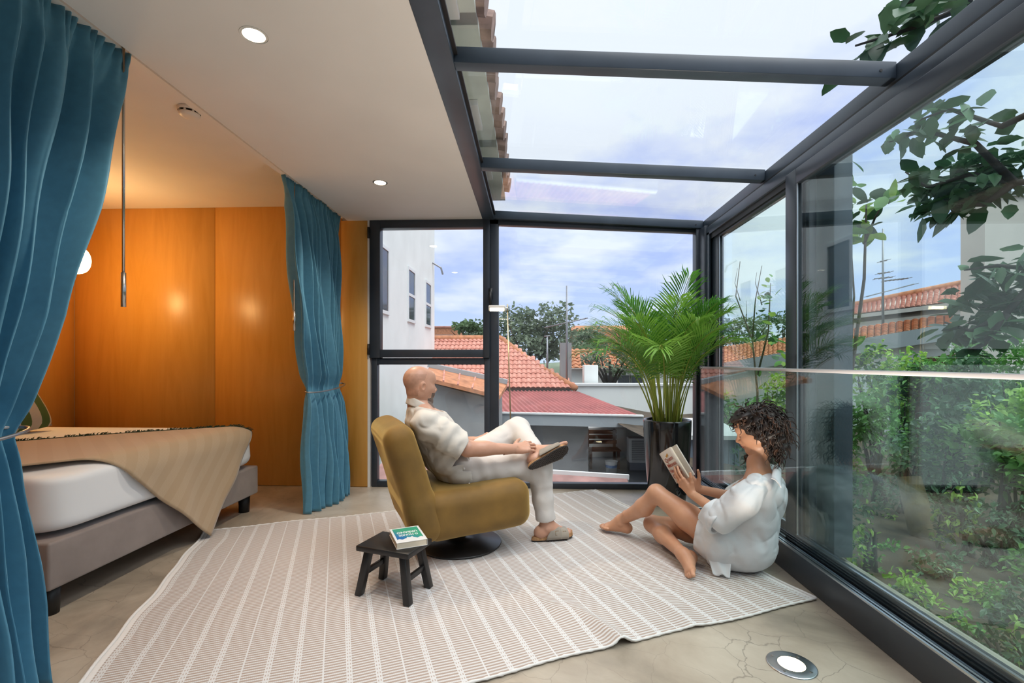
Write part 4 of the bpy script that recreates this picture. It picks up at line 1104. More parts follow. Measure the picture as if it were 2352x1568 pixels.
# trousers
M_LIN = cloth_mat('cream_cotton_trousers', (.64, .60, .57), .9, 9.0, .020)
S = SDF((-.22, -.34, .09), (.66, .36, .78), .0062)
S.ell((.01, 0, .50), (.15, .185, .115), None, 0)
S.chain([hipR, kneR, (.530, -.162, .10)], [.102, .077, .062], .05)
S.chain([hipL, kneL, (.440, -.150, .590)], [.102, .080, .060], .05)
S.plane((.53, -.16, .128), (0.05, 0, -1)); 
def wr(x, y, z):
    nk = np.exp(-(((x - .44) / .10) ** 2 + ((y - .15) / .12) ** 2 + ((z - .63) / .12) ** 2)); ng = np.exp(-(((x - .10) / .12) ** 2 + ((z - .5) / .12) ** 2))
    nr = np.exp(-(((x - .47) / .10) ** 2 + ((y + .15) / .14) ** 2 + ((z - .42) / .09) ** 2))
    return .0045 * np.sin(70 * x + 26 * z + 12 * y) * (nk + .9 * ng + nr) + .0022 * np.sin(34 * x + 40 * y - 20 * z) + .0025 * np.sin(55 * z + 18 * y) * (z < .35)
S.wrinkle(wr)
tq = np_obj('trousers', S.mesh(), [M_LIN], man, 1)
# linen shirt
M_SHT = cloth_mat('pale_linen_shirt', (.62, .58, .53), .92, 11.0, .030)
S = SDF((-.50, -.42, .36), (.28, .42, .95), .0055)
Rs = roty_(-.50)
S.ell((-.185, -.005, .735), (.135, .195, .165), Rs, 0); S.ell((-.085, -.005, .575), (.145, .190, .17), Rs, .08)
S.cone((.0, -.03, .475), (.02, -.085, .475), .125, .118, .07); S.cone((.0, .05, .49), (.02, .09, .49), .12, .115, .07)
S.cone((-.24, -.02, .80), (-.25, -.012, .868), .085, .066, .05)
S.cone(shR, shL, .072, .072, .06)
eR = np.array(shR) + (np.array(elR) - np.array(shR)) * 1.02; eL = np.array(shL) + (np.array(elL) - np.array(shL)) * 1.0
S.chain([shR, (np.array(shR) + eR) / 2, eR + np.array((0.01, .0, -.01))], [.075, .080, .083], .045)
S.chain([shL, (np.array(shL) + eL) / 2, eL], [.075, .080, .083], .045)
def wr(x, y, z):
    a = .0045 * np.sin(46 * (x * .8 + z * .7) + 14 * y + 2.5 * np.sin(16 * z)) * np.exp(-((z - .56) / .13) ** 2) + .0038 * np.sin(60 * (z - .6 * x) + 22 * y + 2 * np.sin(20 * x)) * (y < -.12)
    return a + .003 * np.sin(30 * x - 40 * z + 12 * y) + .0025 * np.sin(75 * z + 30 * x) * (x < -.2)
S.wrinkle(wr)
S.shell(.012)
dR = nrm(eR - np.array(shR)); cutR = np.array(shR) + (eR - np.array(shR)) * .92
# sleeve hems: cut beyond the elbow only on each arm's side
f0 = S.f.copy()
def cut_local(S, p, n, lo, hi):
    q = S.sub(lo, hi); sl, X, Y, Z = q; n = nrm(n); d = (X - p[0]) * n[0] + (Y - p[1]) * n[1] + (Z - p[2]) * n[2]; S.f[sl] = np.maximum(S.f[sl], d.astype(np.float32))
cut_local(S, cutR, dR, (-.25, -.42, .5), (.20, -.185, .80)); dL = nrm(eL - np.array(shL)); cut_local(S, np.array(shL) + (eL - np.array(shL)) * .92, dL, (-.25, .205, .45), (.2, .42, .80))
S.plane((-.05, 0, .405), (-.10, 0, -1)); S.plane((.070, 0, .45), (1, -.25, .12)); S.plane((-.235, -.01, .868), (.25, 0, 1))
shirt = np_obj('shirt', S.mesh(), [M_SHT], man, 1)
# collar: folded band around the neck
q = MB()
def colr(i, j):
    a = .50 + i * (2 * math.pi - 1.0); r = .064 + (.020 * (j - .45) if j > .45 else .004); ca, sa_ = math.cos(a), math.sin(a)
    h = .858 + (.040 * (j / .45) if j < .45 else .040 - .050 * (j - .45) / .55) - .030 * ca - .012 * ca
    if j > .45: r += .010
    return (-.247 + r * ca * 1.05, -.012 + r * sa_ * 1.02, h)
q.grid(60, 12, colr); o = q.build('collar', M_SHT, shirt, True); solid(o, .004, 0)
M_BTN = mat('shell_button', (.80, .78, .74), .3)
for px, py in ((1066, 1076), (1078, 1111)):
    v = ray(px, py); Mi = Matrix.Translation(CH) @ Matrix.Rotation(CA, 4, 'Z')
    loc0 = Mi.inverted() @ Cv; dl = (Mi.inverted().to_3x3() @ v)
    # first hit with the shirt surface
    hit = None; t = 2.0
    while t < 4:
        p = loc0 + dl * t; ii = [int(round((p[k] - S.lo[k]) / S.res)) for k in range(3)]
        if all(0 <= ii[k] < S.n[k] for k in range(3)) and S.f[tuple(ii)] < .002: hit = p; break
        t += .004
    if hit is not None:
        b = MB(); nn = -dl.normalized(); b.tube([hit - nn * .002, hit + nn * .004], .0065, 12); b.build('button', M_BTN, shirt, True)
# right sandal flat on the rug, left sandal on the crossed foot
zup = np.array((0, 0, 1.)); xr = nrm((.97, -.12, 0)); o_r = np.array(ankR) + xr * .035; o_r[2] = .0005
sandal(man, frame4(o_r, xr, zup), 1)
ank2 = np.array(ankL) + np.array((0, -.008, 0)); Rl = basis(tdL, upL)
o_l = ank2 + Rl @ np.array((.035, 0, -.105)); sandal(man, frame4(o_l, Rl[:, 0], Rl[:, 2]), -1)

# ================================================================== the woman reading on the floor (u forward, v her left, w up)
WO = Vector((1.14, 2.72, .0125)); WA = math.radians(143)
wom = empty('person', WO, WA, label='dark curly-haired woman in a loose white shirt reading on the rug', cat='person')
M_SKW = skin_mat('woman_skin', (.545, .27, .155), (.64, .345, .215), .42)
M_LIP = mat('lip_skin', (.42, .13, .10), .4)
hL, hR = (.03, .095, .135), (.03, -.095, .125)
kL, aL = (.425, .055, .340), (.700, -.020, .095)
kR, aR = (.500, -.060, .105), (.205, .215, .070)
sL, sR = (-.150, .155, .502), (-.125, -.155, .497)
eL_, wL = (-.010, .215, .325), (.195, .105, .385)
eR_, wR_ = (.020, -.220, .320), (.215, -.050, .380)
hcw = np.array((-.112, .005, .765)); RW_ = rotz_(math.radians(9)) @ roty_(math.radians(21))
S = SDF((-.34, -.34, -.005), (.99, .46, .92), .0050)
S.ell((-.02, 0, .125), (.125, .165, .115), None, 0); S.ell((-.10, 0, .28), (.085, .125, .13), roty_(-.35), .06); S.ell((-.135, 0, .43), (.09, .14, .12), roty_(-.1), .06)
S.cone(sL, sR, .040, .040, .05)
for y in (-1, 1): S.ell((-.055, y * .065, .425), (.055, .055, .055), None, .03)
S.chain([sL, eL_, wL], [.036, .034, .025], .03); S.chain([sR, eR_, wR_], [.036, .034, .025], .03)
S.chain([hL, (np.array(hL) + np.array(kL)) / 2 + np.array((0, 0, .0)), kL], [.088, .073, .050], .03)
S.chain([kL, np.array(kL) * .62 + np.array(aL) * .38 + np.array((-.012, 0, -.018)), aL], [.048, .052, .031], .03)
S.chain([hR, (np.array(hR) + np.array(kR)) / 2, kR], [.086, .071, .050], .03)
S.chain([kR, np.array(kR) * .62 + np.array(aR) * .38 + np.array((.0, 0, .0)), aR], [.048, .050, .031], .03)
S.chain([(-.130, .005, .51), (-.125, .005, .60), hcw + RW_ @ np.array((-.045, 0, -.045))], [.050, .043, .046], .025)
S.cone((-.145, .10, .515), (-.130, .02, .580), .026, .036, .04); S.cone((-.125, -.10, .51), (-.125, -.01, .58), .026, .036, .04)
S.ell((-.125, .0, .500), (.055, .120, .046), None, .04); S.cone((-.140, .005, .52), (-.130, .005, .575), .056, .044, .03)
S.plane((0, 0, .0015), (0, 0, -1))
body = S.mesh()
Sh = SDF(hcw - .16, hcw + .16, .0028); Tw = head(Sh, hcw, RW_, .88, False); Sh.cone(hcw + RW_ @ np.array((-.045, 0, -.045)), (-.125, .005, .60), .046, .043, .02)
Sf = SDF((.60, -.12, -.004), (.98, .12, .20), .0032); Sf.cone(np.array(kL) * .2 + np.array(aL) * .8, aL, .036, .031, .01); foot(Sf, aL, (.985, .10, -.06), (.06, 0, 1), .94, -1)
Sg = SDF((.05, .10, -.004), (.34, .46, .20), .0032); Sg.cone(np.array(kR) * .2 + np.array(aR) * .8, aR, .036, .031, .01); foot(Sg, aR, (-.22, .95, -.10), (.72, .18, .62), .98, 1)
for q_ in (Sf, Sg): q_.plane((0, 0, .0015), (0, 0, -1))
Sd = SDF((.12, -.10, .33), (.44, .20, .62), .0026)
Sd.cone((.12, .145, .366), wL, .0265, .0245, .01)
hand(Sd, wL, (.71, -.15, .645), (.417, .873, -.255), (-.75, .15, .62), .93, fan=((.10, .2, .2), (.12, .2, .2), (.15, .25, .25), (.25, .35, .3)), spread=.10, tcurl=.25)
Sd2 = SDF((.14, -.16, .32), (.46, .08, .60), .0026)
Sd2.cone((.14, -.115, .357), wR_, .0265, .0245, .01)
hand(Sd2, wR_, (.60, .25, .70), (.35, -.90, .1), (-.7, -.1, .65), .93, fan=((.2, .3, .3),) * 4, spread=.08)
def wom_mi(P):
    L = (P - hcw) @ RW_ / .88
    lip = (L[:, 0] > .093) & (L[:, 2] < -.0600) & (L[:, 2] > -.0850) & (np.abs(L[:, 1]) < .021)
    return np.where(lip, 1, 0)
wb_ = np_obj('body', join_vf(body, Sh.mesh(), Sd.mesh(), Sd2.mesh(), Sf.mesh(), Sg.mesh()), [M_SKW, M_LIP], wom, 1, wom_mi)
M_HAIR = mat('dark_brown_hair', (.020, .011, .008), .45, var=.5, scale=30)
M_HAIR2 = mat('brown_hair_ends', (.060, .026, .014), .45, var=.5, scale=30)
for y in (-1, 1):     # brows and closed lashes
    P = [Tw((.094 - .010 * abs(t - .3), y * (.014 + .034 * t), .020 + .006 * math.sin(math.pi * t))) for t in [k / 6 for k in range(7)]]
    MB().tube(P, [.0018, .0028, .003, .0028, .0024, .002, .001], 6).build('eyebrow', M_HAIR, wom, True)
    P = [Tw((.0935 - .012 * ((t - .45) * 2) ** 2, y * (.017 + .030 * t), -.0075 - .0035 * math.sin(math.pi * t))) for t in [k / 6 for k in range(7)]]
    MB().tube(P, .0016, 6).build('eyelash', M_HAIR, wom, True)
# curly hair: a soft volume plus many spiralling locks
S = SDF(hcw - .20, hcw + .20, .006)
Th2 = lambda p: hcw + RW_ @ (np.array(p, float) * .88)
S.ell(Th2((-.030, 0, .045)), np.array((.108, .100, .098)) * .95, RW_, 0); S.ell(Th2((-.085, 0, -.045)), np.array((.072, .100, .115)) * .95, RW_, .04)
S.ell(Th2((.052, 0, .098)), (.045, .070, .030), RW_, .03)
for y in (-1, 1): S.ell(Th2((-.040, y * .078, -.030)), (.040, .030, .060), RW_, .03)
S.ell(Th2((.085, 0, -.04)), np.array((.062, .078, .092)) * .93, RW_, .01, -1)
S.wrinkle(lambda x, y, z: .009 * np.sin(75 * x + 30 * z) * np.sin(70 * y + 40 * z + 2) + .006 * np.sin(130 * z + 60 * x))
hair = np_obj('hair', S.mesh(), [M_HAIR], wom, 1)
rg = random.Random(5); lk = MB(); lk2 = MB()
def lock(p, d0, L, amp, turns, r0, dest, grav):
    p = np.array(p, float); d = nrm(d0); pts = []; n = 22; ph = rg.random() * 6.28; a0 = nrm(np.cross(d, (.3, .5, .8))); 
    for k in range(n):
        t = k / (n - 1); d = nrm(d + np.array((0, 0, -grav)) * (1.0 / n)); p = p + d * L / n
        b = np.cross(d, a0); A = amp * min(1, t * 3 + .25); w = ph + turns * 6.28 * t
        pts.append(p + (a0 * math.cos(w) + b * math.sin(w)) * A)
    dest.tube(pts, [r0 * (1 - .8 * (k / (n - 1)) ** 2) for k in range(n)], 5, True)
cnt = 0
while cnt < 420:
    u = rg.random() * 6.283; z = rg.uniform(-.75, 1); rr = math.sqrt(1 - z * z); nx, ny = rr * math.cos(u), rr * math.sin(u)
    L = np.array((-.030 + .110 * nx, .098 * ny, .040 + .098 * z))
    if L[0] > .035 and L[2] < .070: continue
    if L[0] > -.005 and L[2] < .03 and L[0] > .0: continue
    if abs(L[1]) > .07 and -.04 < L[0] < .01 and L[2] < -.01: continue
    p = Th2(L); dn = RW_ @ np.array((nx, ny, z)); back = RW_ @ np.array((-1.0, 0, -.2))
    d0 = dn * .55 + back * .55 + np.array((0, 0, -.35)) + np.array([rg.gauss(0, .25) for _ in range(3)])
    if L[0] > .02: d0 = dn * .6 + np.array((0, 0, .2)) + np.array([rg.gauss(0, .5) for _ in range(3)])
    ln = rg.uniform(.07, .14) if L[2] > 0 else rg.uniform(.09, .17)
    if L[0] > .02: ln = rg.uniform(.04, .08)
    lock(p - dn * .008, d0, ln, rg.uniform(.004, .009), rg.uniform(1.5, 3), rg.uniform(.0035, .0055), lk2 if rg.random() < .22 else lk, 1.6); cnt += 1
for k in range(60):      # hair falling over the far shoulder
    p = Th2((-.02 + rg.gauss(0, .012), -.086, -.055 + rg.gauss(0, .02)))
    lock(p, (.55 + rg.gauss(0, .15), -.10 + rg.gauss(0, .12), -.95), rg.uniform(.13, .20), rg.uniform(.006, .012), rg.uniform(2, 3.4), rg.uniform(.004, .006), lk2, .5)
for k in range(90):      # the mass of hair at the nape
    a = rg.uniform(-1.1, 1.1); p = Th2((-.090 + .02 * abs(a) + rg.gauss(0, .012), .078 * math.sin(a), -.055 + rg.gauss(0, .03)))
    lock(p, (-.35 + rg.gauss(0, .18), .25 * math.sin(a) + rg.gauss(0, .15), -.85), rg.uniform(.09, .16), rg.uniform(.005, .010), rg.uniform(1.6, 3), rg.uniform(.0035, .0055), lk2 if rg.random() < .35 else lk, .4)
for k in range(26):      # wisps at nape and temple
    p = Th2((-.075 + rg.gauss(0, .03), .075 + rg.gauss(0, .01), -.06 + rg.gauss(0, .03)))
    lock(p, (-.15 + rg.gauss(0, .2), .15, -.9), rg.uniform(.08, .13), rg.uniform(.006, .010), rg.uniform(1.2, 2.4), .0022, lk, .3)
tag(lk.build('curls', M_HAIR, hair, True), kind='stuff'); tag(lk2.build('curls', M_HAIR2, hair, True), kind='stuff')
# loose white shirt
M_WSH = cloth_mat('white_poplin_shirt', (.68, .69, .71), .8, 9.0, .045)
def creases(x, y, z, A=.006, f=26, g=(.8, .5, 1.0), w=1.5):
    """sharp fold lines: grooves of a warped sine"""
    ph = f * (g[0] * x + g[1] * y + g[2] * z) + w * np.sin(11 * x + 17 * z - 6 * y) + .8 * np.sin(23 * y - 19 * x)
    amp = .5 + .5 * np.sin(9 * x - 13 * y + 7 * z + 1.0)
    return -A * amp * (1 - np.abs(np.sin(ph))) ** 3 * -1
S = SDF((-.36, -.36, -.004), (.36, .44, .66), .0050)
S.ell((-.045, .0, .13), (.180, .172, .145), None, 0); S.ell((-.115, 0, .30), (.125, .165, .17), roty_(-.3), .07); S.ell((-.150, 0, .440), (.118, .160, .115), roty_(-.1), .07)
S.cone((-.155, .140, .500), (-.135, -.140, .495), .054, .054, .05)
S.cone((.05, .10, .15), (.14, .09, .165), .122, .106, .06)
S.cone((.03, .11, .07), (.045, .13, .05), .065, .045, .05)
S.wrinkle(lambda x, y, z: creases(x, y, z, .011, 13, (1.0, -.3, .75), 1.4) + creases(x, y, z, .006, 24, (-.5, .6, 1.0), 1.2) + .0025 * np.sin(30 * x + 22 * z))
S.shell(.012)
S.ell((-.015, .025, .620), (.175, .128, .150), None, .01, -1); S.ell((.010, .02, .515), (.125, .075, .150), roty_(.35), .01, -1)
S.plane((.175, 0, .18), (1, .1, .12)); S.plane((0, 0, .003), (0, 0, -1))
wsh = np_obj('shirt', S.mesh(), [M_WSH], wom, 1)
for sg, el in ((1, (.010, .222, .318)), (-1, (.030, -.222, .322))):
    S = SDF((-.30, -.36 if sg < 0 else .04, .20), (.16, -.04 if sg < 0 else .36, .64), .005)
    S.chain([(-.152, sg * .150, .503), (-.095, sg * .205, .420), el], [.060, .080, .084], .03)
    S.wrinkle(lambda x, y, z: creases(x, y, z, .009, 26, (-.55, 0, 1.0), 1.5) + creases(x, y, z, .006, 44, (.9, .2, .6), 1.3))
    dv = nrm(np.array(el) - np.array((-.095, sg * .208, .425))); S.plane(np.array(el) + dv * .045, dv)
    np_obj('sleeve', S.mesh(), [M_WSH], wsh, 1)
# rolled cuff at the left elbow, collar flap and tail on the floor
S = SDF((-.16, .04, .16), (.22, .42, .50), .005)
ax_ = nrm((.62, -.22, .35)); c0 = np.array((.030, .215, .318))
S.cone(c0 - ax_ * .03, c0 + ax_ * .03, .088, .080, 0); S.wrinkle(lambda x, y, z: .003 * np.sin(60 * x + 50 * z) + .002 * np.sin(90 * z - 40 * y)); S.shell(.014); S.plane(c0 + ax_ * .052, ax_); S.plane(c0 - ax_ * .040, -ax_)
np_obj('cuff', S.mesh(), [M_WSH], wsh, 1)
q = MB()
def flap(i, j):
    a = i * 1.0; base = np.array((-.185, -.10, .575)) * (1 - a) + np.array((-.205, .160, .548)) * a
    out = np.array((-.045, .025, -.030)) * j * (.5 + .6 * a); return tuple(base + out + np.array((-.015, 0, .020 * math.sin(math.pi * a) + .012 * math.sin(math.pi * j))))
q.grid(16, 8, flap); o = q.build('collar', M_WSH, wsh, True); solid(o, .005, 0)
q = MB()
def tail(i, j):
    p = (np.array((-.03, .135, .075)) * (1 - i) + np.array((.115, .150, .105)) * i) * (1 - j) + (np.array((-.035, .205, .008)) * (1 - i) + np.array((.045, .225, .010)) * i) * j; p[2] += .012 * math.sin(9 * i + 4 * j) * j * (1 - .3 * j) + .03 * math.sin(math.pi * j) * .8
    p[2] = max(p[2], .006); return tuple(p)
q.grid(20, 20, tail); o = q.build('shirt_tail', M_WSH, wsh, True); solid(o, .005, 0)
# dark camisole under the shirt
S = SDF((-.22, -.14, .30), (.06, .14, .52), .005)
S.ell((-.075, .065, .405), (.055, .060, .062), None, 0); S.ell((-.075, -.065, .405), (.055, .060, .062), None, .02); S.plane((0, 0, .445), (-.3, 0, 1))
np_obj('camisole', S.mesh(), [mat('black_jersey', (.012, .012, .016), .9)], wom, 1)

# ================================================================== the book she holds
Mw = Matrix.Translation(WO) @ Matrix.Rotation(WA, 4, 'Z')
bup = nrm((.55, -.02, .83)); spine = np.array((.318, .030, .405)); wd = nrm(np.array((-.85, .45, .15)) - bup * (np.array((-.85, .45, .15)) @ bup)); nrmv = np.cross(wd, bup)
if nrmv @ np.array((-.6, 2.86, .4)) < 0: nrmv = -nrmv
spine = spine - nrmv * .012          # her left fingers lie on the cover, her right hand behind it
B4 = Matrix([[wd[0], bup[0], nrmv[0], spine[0]], [wd[1], bup[1], nrmv[1], spine[1]], [wd[2], bup[2], nrmv[2], spine[2]], [0, 0, 0, 1]])
rb = empty('reading_book', label='slim cream paperback with red hand lettering held open by the woman', cat='book'); rb.matrix_world = Mw @ B4
M_CRM = mat('cream_cover', (.66, .60, .53), .55); M_RED = mat('brick_red_ink', (.38, .07, .035), .6); M_OCI = mat('ochre_ink', (.55, .27, .05), .6)
BW2, BH2 = .128, .198
hw = wd.copy()
cvr = MB()
cvr.grid(8, 2, lambda i, j: (i * BW2, j * BH2, .006 * math.sin(math.pi * i))).build
o = cvr.build('front_cover', M_CRM, rb, True); solid(o, .0012, 1)
pg = MB(); pg.hexa([(0, .003, -.012), (BW2 - .003, .003, -.010), (BW2 - .003, BH2 - .003, -.010), (0, BH2 - .003, -.012), (0, .003, -.001), (BW2 - .003, .003, -.001), (BW2 - .003, BH2 - .003, -.001), (0, BH2 - .003, -.001)]); pg.build('pages', M_PAGE, rb)
Bi = np.array(B4.to_3x3().inverted()); w2 = Bi @ nrm((-.99, .10, .15)); w2[1] = 0; w2 = nrm(w2)
n2 = np.cross(w2, (0, 1, 0)); n2 = n2 if n2[0] < 0 else -n2
bkc = MB(); P8 = []
for off in (-.012, -.024):
    for (i, j) in ((0, 0), (1, 0), (1, 1), (0, 1)): P8.append(tuple(w2 * i * BW2 + np.array((0, j * BH2, 0)) + np.array((0, 0, -.002)) + n2 * (off + .012) * -1))
bkc.hexa(P8); o2 = bkc.build('back_cover', M_CRM, rb)
for k, (tx, sz, yy) in enumerate((('Quem', .036, .142), ('Mexeu', .036, .108), ('No Meu', .034, .074), ('Queijo?', .034, .040))):
    text_obj(tx, sz, (BW2 / 2, yy, .0085), (0, 0, 0), M_RED, o, bold=.0006, scx=.9)
wdg = MB(); wdg.add([(.050, .165, .0085), (.080, .178, .0085), (.078, .162, .0085), (.056, .155, .0085)], [(0, 3, 2, 1)]); wdg.build('cheese_mark', M_OCI, o)
# magazines on the floor by the corner
mg = empty('magazine', (1.325, 3.66, 0), .1, label='magazine with black and white cover on the floor beside the pot', cat='magazine')
bevel(MB().box(-.06, .06, -.09, .09, 0, .022).build('pages', M_PAGE, mg), .001); 
mc = MB().box(-.062, .062, -.092, .092, .022, .0235).build('cover', M_COVW, mg)
for a in ((-.05, -.02, -.07, -.02), (.0, .04, -.06, .01), (-.04, .05, .03, .07)): MB().box(a[0], a[1], a[2], a[3], .0236, .0240).build('cover_print', M_BLACK, mc)
# ================================================================== beyond the glass
M_TILE = mat('terracotta_tile', (.52, .20, .145), .85, var=.35, scale=5, var2=(.68, .35, .27))
M_TILE2 = mat('orange_tile', (.52, .22, .11), .85, var=.3, scale=7)
M_WALLW = mat('white_render', (.84, .88, .85), .9, var=.05, scale=1.5)
M_WALLC = mat('cream_render', (.66, .60, .55), .9, var=.06, scale=1.5)
M_WALLG = mat('grey_render', (.33, .34, .34), .9, var=.2, scale=1.2)
M_PGLASS = mat('dark_window_pane', (.05, .06, .075), .08, var=.3, scale=2)
M_WFRM = mat('white_window_frame', (.78, .80, .79), .5)
M_METAL = mat('red_metal_sheet', (.42, .13, .12), .5, var=.15, scale=2)
M_FASC = mat('grey_fascia', (.38, .42, .44), .6)
M_MAST = mat('galvanised_pipe', (.30, .31, .33), .45, metal=.6)

def slab(pts, t, name, m, parent):
    """4 top corners (ccw seen from above) with thickness t downwards"""
    P = [Vector(p) for p in pts]; return MB().hexa([p - Vector((0, 0, t)) for p in P] + P).build(name, m, parent)
def tiles_on(a, b, c, d, name, m, parent, col=.21, row=.34, keep=None):
    """barrel tiles over a roof plane: a-b along the eave, d-c along the ridge (a below d)"""
    a, b, c, d = map(Vector, (a, b, c, d)); q = MB()
    Le = (b - a).length; Ls = ((d - a).length + (c - b).length) / 2; nc = max(2, int(Le / col)); nr = max(2, int(Ls / row))
    nrm_ = (b - a).cross(d - a).normalized(); nrm_ = nrm_ if nrm_.z > 0 else -nrm_
    def P(u, v): return a.lerp(b, u).lerp(d.lerp(c, u), v)
    for i in range(nc):
        for j in range(nr):
            if keep and not keep(i / nc, j / nr): continue
            u0, u1 = i / nc, (i + 1) / nc; v0, v1 = j / nr, (j + 1.12) / nr
            V = []
            for v, lift in ((v0, .035), (v1, .0)):
                for k in range(5):
                    u = u0 + (u1 - u0) * k / 4; V.append(P(u, v) + nrm_ * (lift * (col / .21) + .055 * (col / .21) * math.sin(math.pi * k / 4)))
            q.add(V, [(k, k + 1, k + 6, k + 5) for k in range(4)] + [(0, 4, 3, 2, 1)])
    o = q.build(name, m, parent, True); uncurse(o); return tag(o, kind='stuff')

# ---- tall white apartment block at the left
XB = -3.0
ab = empty('apartment_building', (XB, 11, -4), label='plain white apartment block with narrow windows beside the tiled roofs', cat='building')
def rel(o, base): return [(p[0] - base[0], p[1] - base[1], p[2] - base[2]) for p in o]
y1b = onx(998, 700, XB).y
MB().box(-6, 0, 6.2 - 11, y1b - 11, 0, 13).build('wall', M_WALLW, ab)
for (xa, xb, ya, yb, mid) in ((866, 890, 566, 716, 0), (937, 951, 618, 736, 1), (977, 988, 648, 748, 1)):
    pa, pb = onx(xa, 700, XB), onx(xb, 700, XB)
    ztop = onx(xa, ya, XB).z; zbot = onx(xb, yb, XB).z if mid else onx(xb, yb, XB).z
    if mid: ztop = (onx(xa, ya, XB).z + onx(xb, ya + (xb - xa) * .75, XB).z) / 2; zbot = (onx(xa, yb - 3, XB).z + onx(xb, yb, XB).z) / 2
    else: ztop = onx(890, 578, XB).z
    y0, y1, z0, z1 = pa.y - 11, pb.y - 11, zbot + 4, ztop + 4
    wn = MB(); t = .07
    wn.box(.0, .03, y0 - t, y0, z0 - t, z1 + t); wn.box(0, .03, y1, y1 + t, z0 - t, z1 + t); wn.box(0, .03, y0, y1, z1, z1 + t); wn.box(0, .045, y0 - .02, y1 + .02, z0 - t, z0)
    if mid: zm = (z0 + z1) / 2; wn.box(.003, .03, y0, y1, zm - .035, zm + .035)
    wf = wn.build('window', M_WFRM, ab)
    MB().box(.004, .012, y0, y1, z0, z1).build('pane', M_PGLASS, wf)
MB().tube([(0.0, y1b - 11 - .3, 8.2), (.25, y1b - 11 - .25, 8.05), (.3, y1b - 11 - .2, 7.85)], .03, 8).build('pipe', M_MAST, ab)

# ---- house with hipped tile roof
hh = empty('hip_roof_house', (-2, 14.5, -4), label='house with pink terracotta hip roof beyond the window', cat='house')
B0 = (-2, 14.5, -4)
E0, E1 = (-6.5, 13.0, .46), (1.22, 13.0, .44); R0, R1 = (-6.5, 15.5, 1.93), (-.98, 15.5, 1.93)
L_ = lambda p: tuple(p[i] - B0[i] for i in range(3))
def keep(u, v):        # hip cut: tiles stay left of the hip line
    x = E0[0] + (E1[0] - E0[0]) * u; xm = E1[0] + (R1[0] - E1[0]) * v; return x < xm - .08
tiles_on(L_(E0), L_(E1), L_((1.22, 15.5, 1.93)), L_((-6.5, 15.5, 1.93)), 'tiles', M_TILE, hh, .135, .235, keep=keep)
MB().add([L_(E0), L_(E1), L_(R1), L_(R0)], [(0, 1, 2, 3)]).build('roof_deck', M_TILE, hh)
MB().add([L_(E1), L_((1.22, 18, .44)), L_(R1)], [(0, 1, 2)]).build('hip_face', M_TILE, hh)
q = MB(); q.tube([L_(R0), L_(R1)], .11, 8); q.tube([L_(R1), L_((.1, 14.26, 1.10)), L_(E1)], .10, 8); q.build('ridge_tiles', M_TILE2, hh, True)
MB().box(-4.4, 3.0, -1.1, 3, 0, 4.42).build('wall', M_WALLC, hh)
cp = ony(1300, 840, 13.6)
MB().box(cp.x - .16 + 2, cp.x + .16 + 2, -.9, -.6, 3.8, ony(1300, 787, 13.6).z + 4).build('chimney', M_WALLG, hh)

# ---- lean-to roof at the left, in front of the hip roof
ln = empty('lean_to', (-.6, 9, -4), label='low annex with flat pink tile roof and grey flashing', cat='annex')
B1 = (-.6, 9, -4); L1 = lambda p: Vector(p) - Vector(B1)
A, B_, C_, D_ = ony(985, 842, 9.8), ony(1165, 881, 9.8), ony(1148, 908, 8.7), ony(985, 868, 8.3)
slab([L1(D_), L1(C_), L1(B_), L1(A)], .07, 'roof', M_TILE2, ln)
MB().bar(L1(A) + Vector((0, 0, .04)), L1(B_) + Vector((0, 0, .04)), .22, .09).build('flashing', M_FASC, ln)
for k in range(1, 5):
    p, r = L1(D_).lerp(L1(C_), k / 5), L1(A).lerp(L1(B_), k / 5); MB().bar(p + Vector((0, 0, .01)), r + Vector((0, 0, .01)), .03, .03).build('joint', M_TILE, ln)
MB().hexa([(L1(D_).x, L1(D_).y + .2, 0), (L1(C_).x - .1, L1(C_).y + .15, 0), (L1(B_).x - .1, .75, 0), (L1(A).x, .75, 0), (L1(D_).x, L1(D_).y + .2, L1(D_).z - .1), (L1(C_).x - .1, L1(C_).y + .15, L1(C_).z - .1), (L1(B_).x - .1, .75, L1(B_).z - .1), (L1(A).x, .75, L1(A).z - .1)]).build('wall', M_WALLG, ln)
# ---- workshop with corrugated red metal roof and pale fascia
ws = empty('workshop', (.4, 11, -4), label='outbuilding with corrugated red metal roof and pale grey fascia', cat='building')
B2 = (.4, 11, -4); L2 = lambda p: Vector(p) - Vector(B2)
f0, f1 = ony(1060, 944, 10), ony(1470, 954, 10); b0, b1 = ony(1060, 897, 12.7), ony(1325, 898, 12.7)
q = MB(); NC = 150
def cor(i, j):
    p = L2(f0).lerp(L2(f1), i).lerp(L2(b0).lerp(L2(b1), i), j); return (p.x, p.y, p.z + .018 * math.sin(i * NC * 1.3))
q.grid(NC * 3, 10, cor); o = q.build('roof_sheet', M_METAL, ws, True); solid(o, .01)
MB().bar(L2(f0) + Vector((-.4, -.02, -.12)), L2(f1) + Vector((.05, -.02, -.12)), .14, .25).build('fascia', M_FASC, ws)
MB().bar(L2(f0) + Vector((-.4, -.04, .0)), L2(f1) + Vector((.05, -.04, .0)), .16, .03).build('gutter', M_WFRM, ws)
wx = ony(1352, 1000, 10.4).x - B2[0]
MB().box(-3.0, wx, -.55, 1.5, 0, 3.9).build('wall', M_WALLG, ws)
for px in (1085, 1180): x = ony(px, 1000, 10.1).x - B2[0]; MB().tube([(x, -.95, 0), (x, -.95, 3.95)], .035, 8).build('post', M_MAST, ws, True)
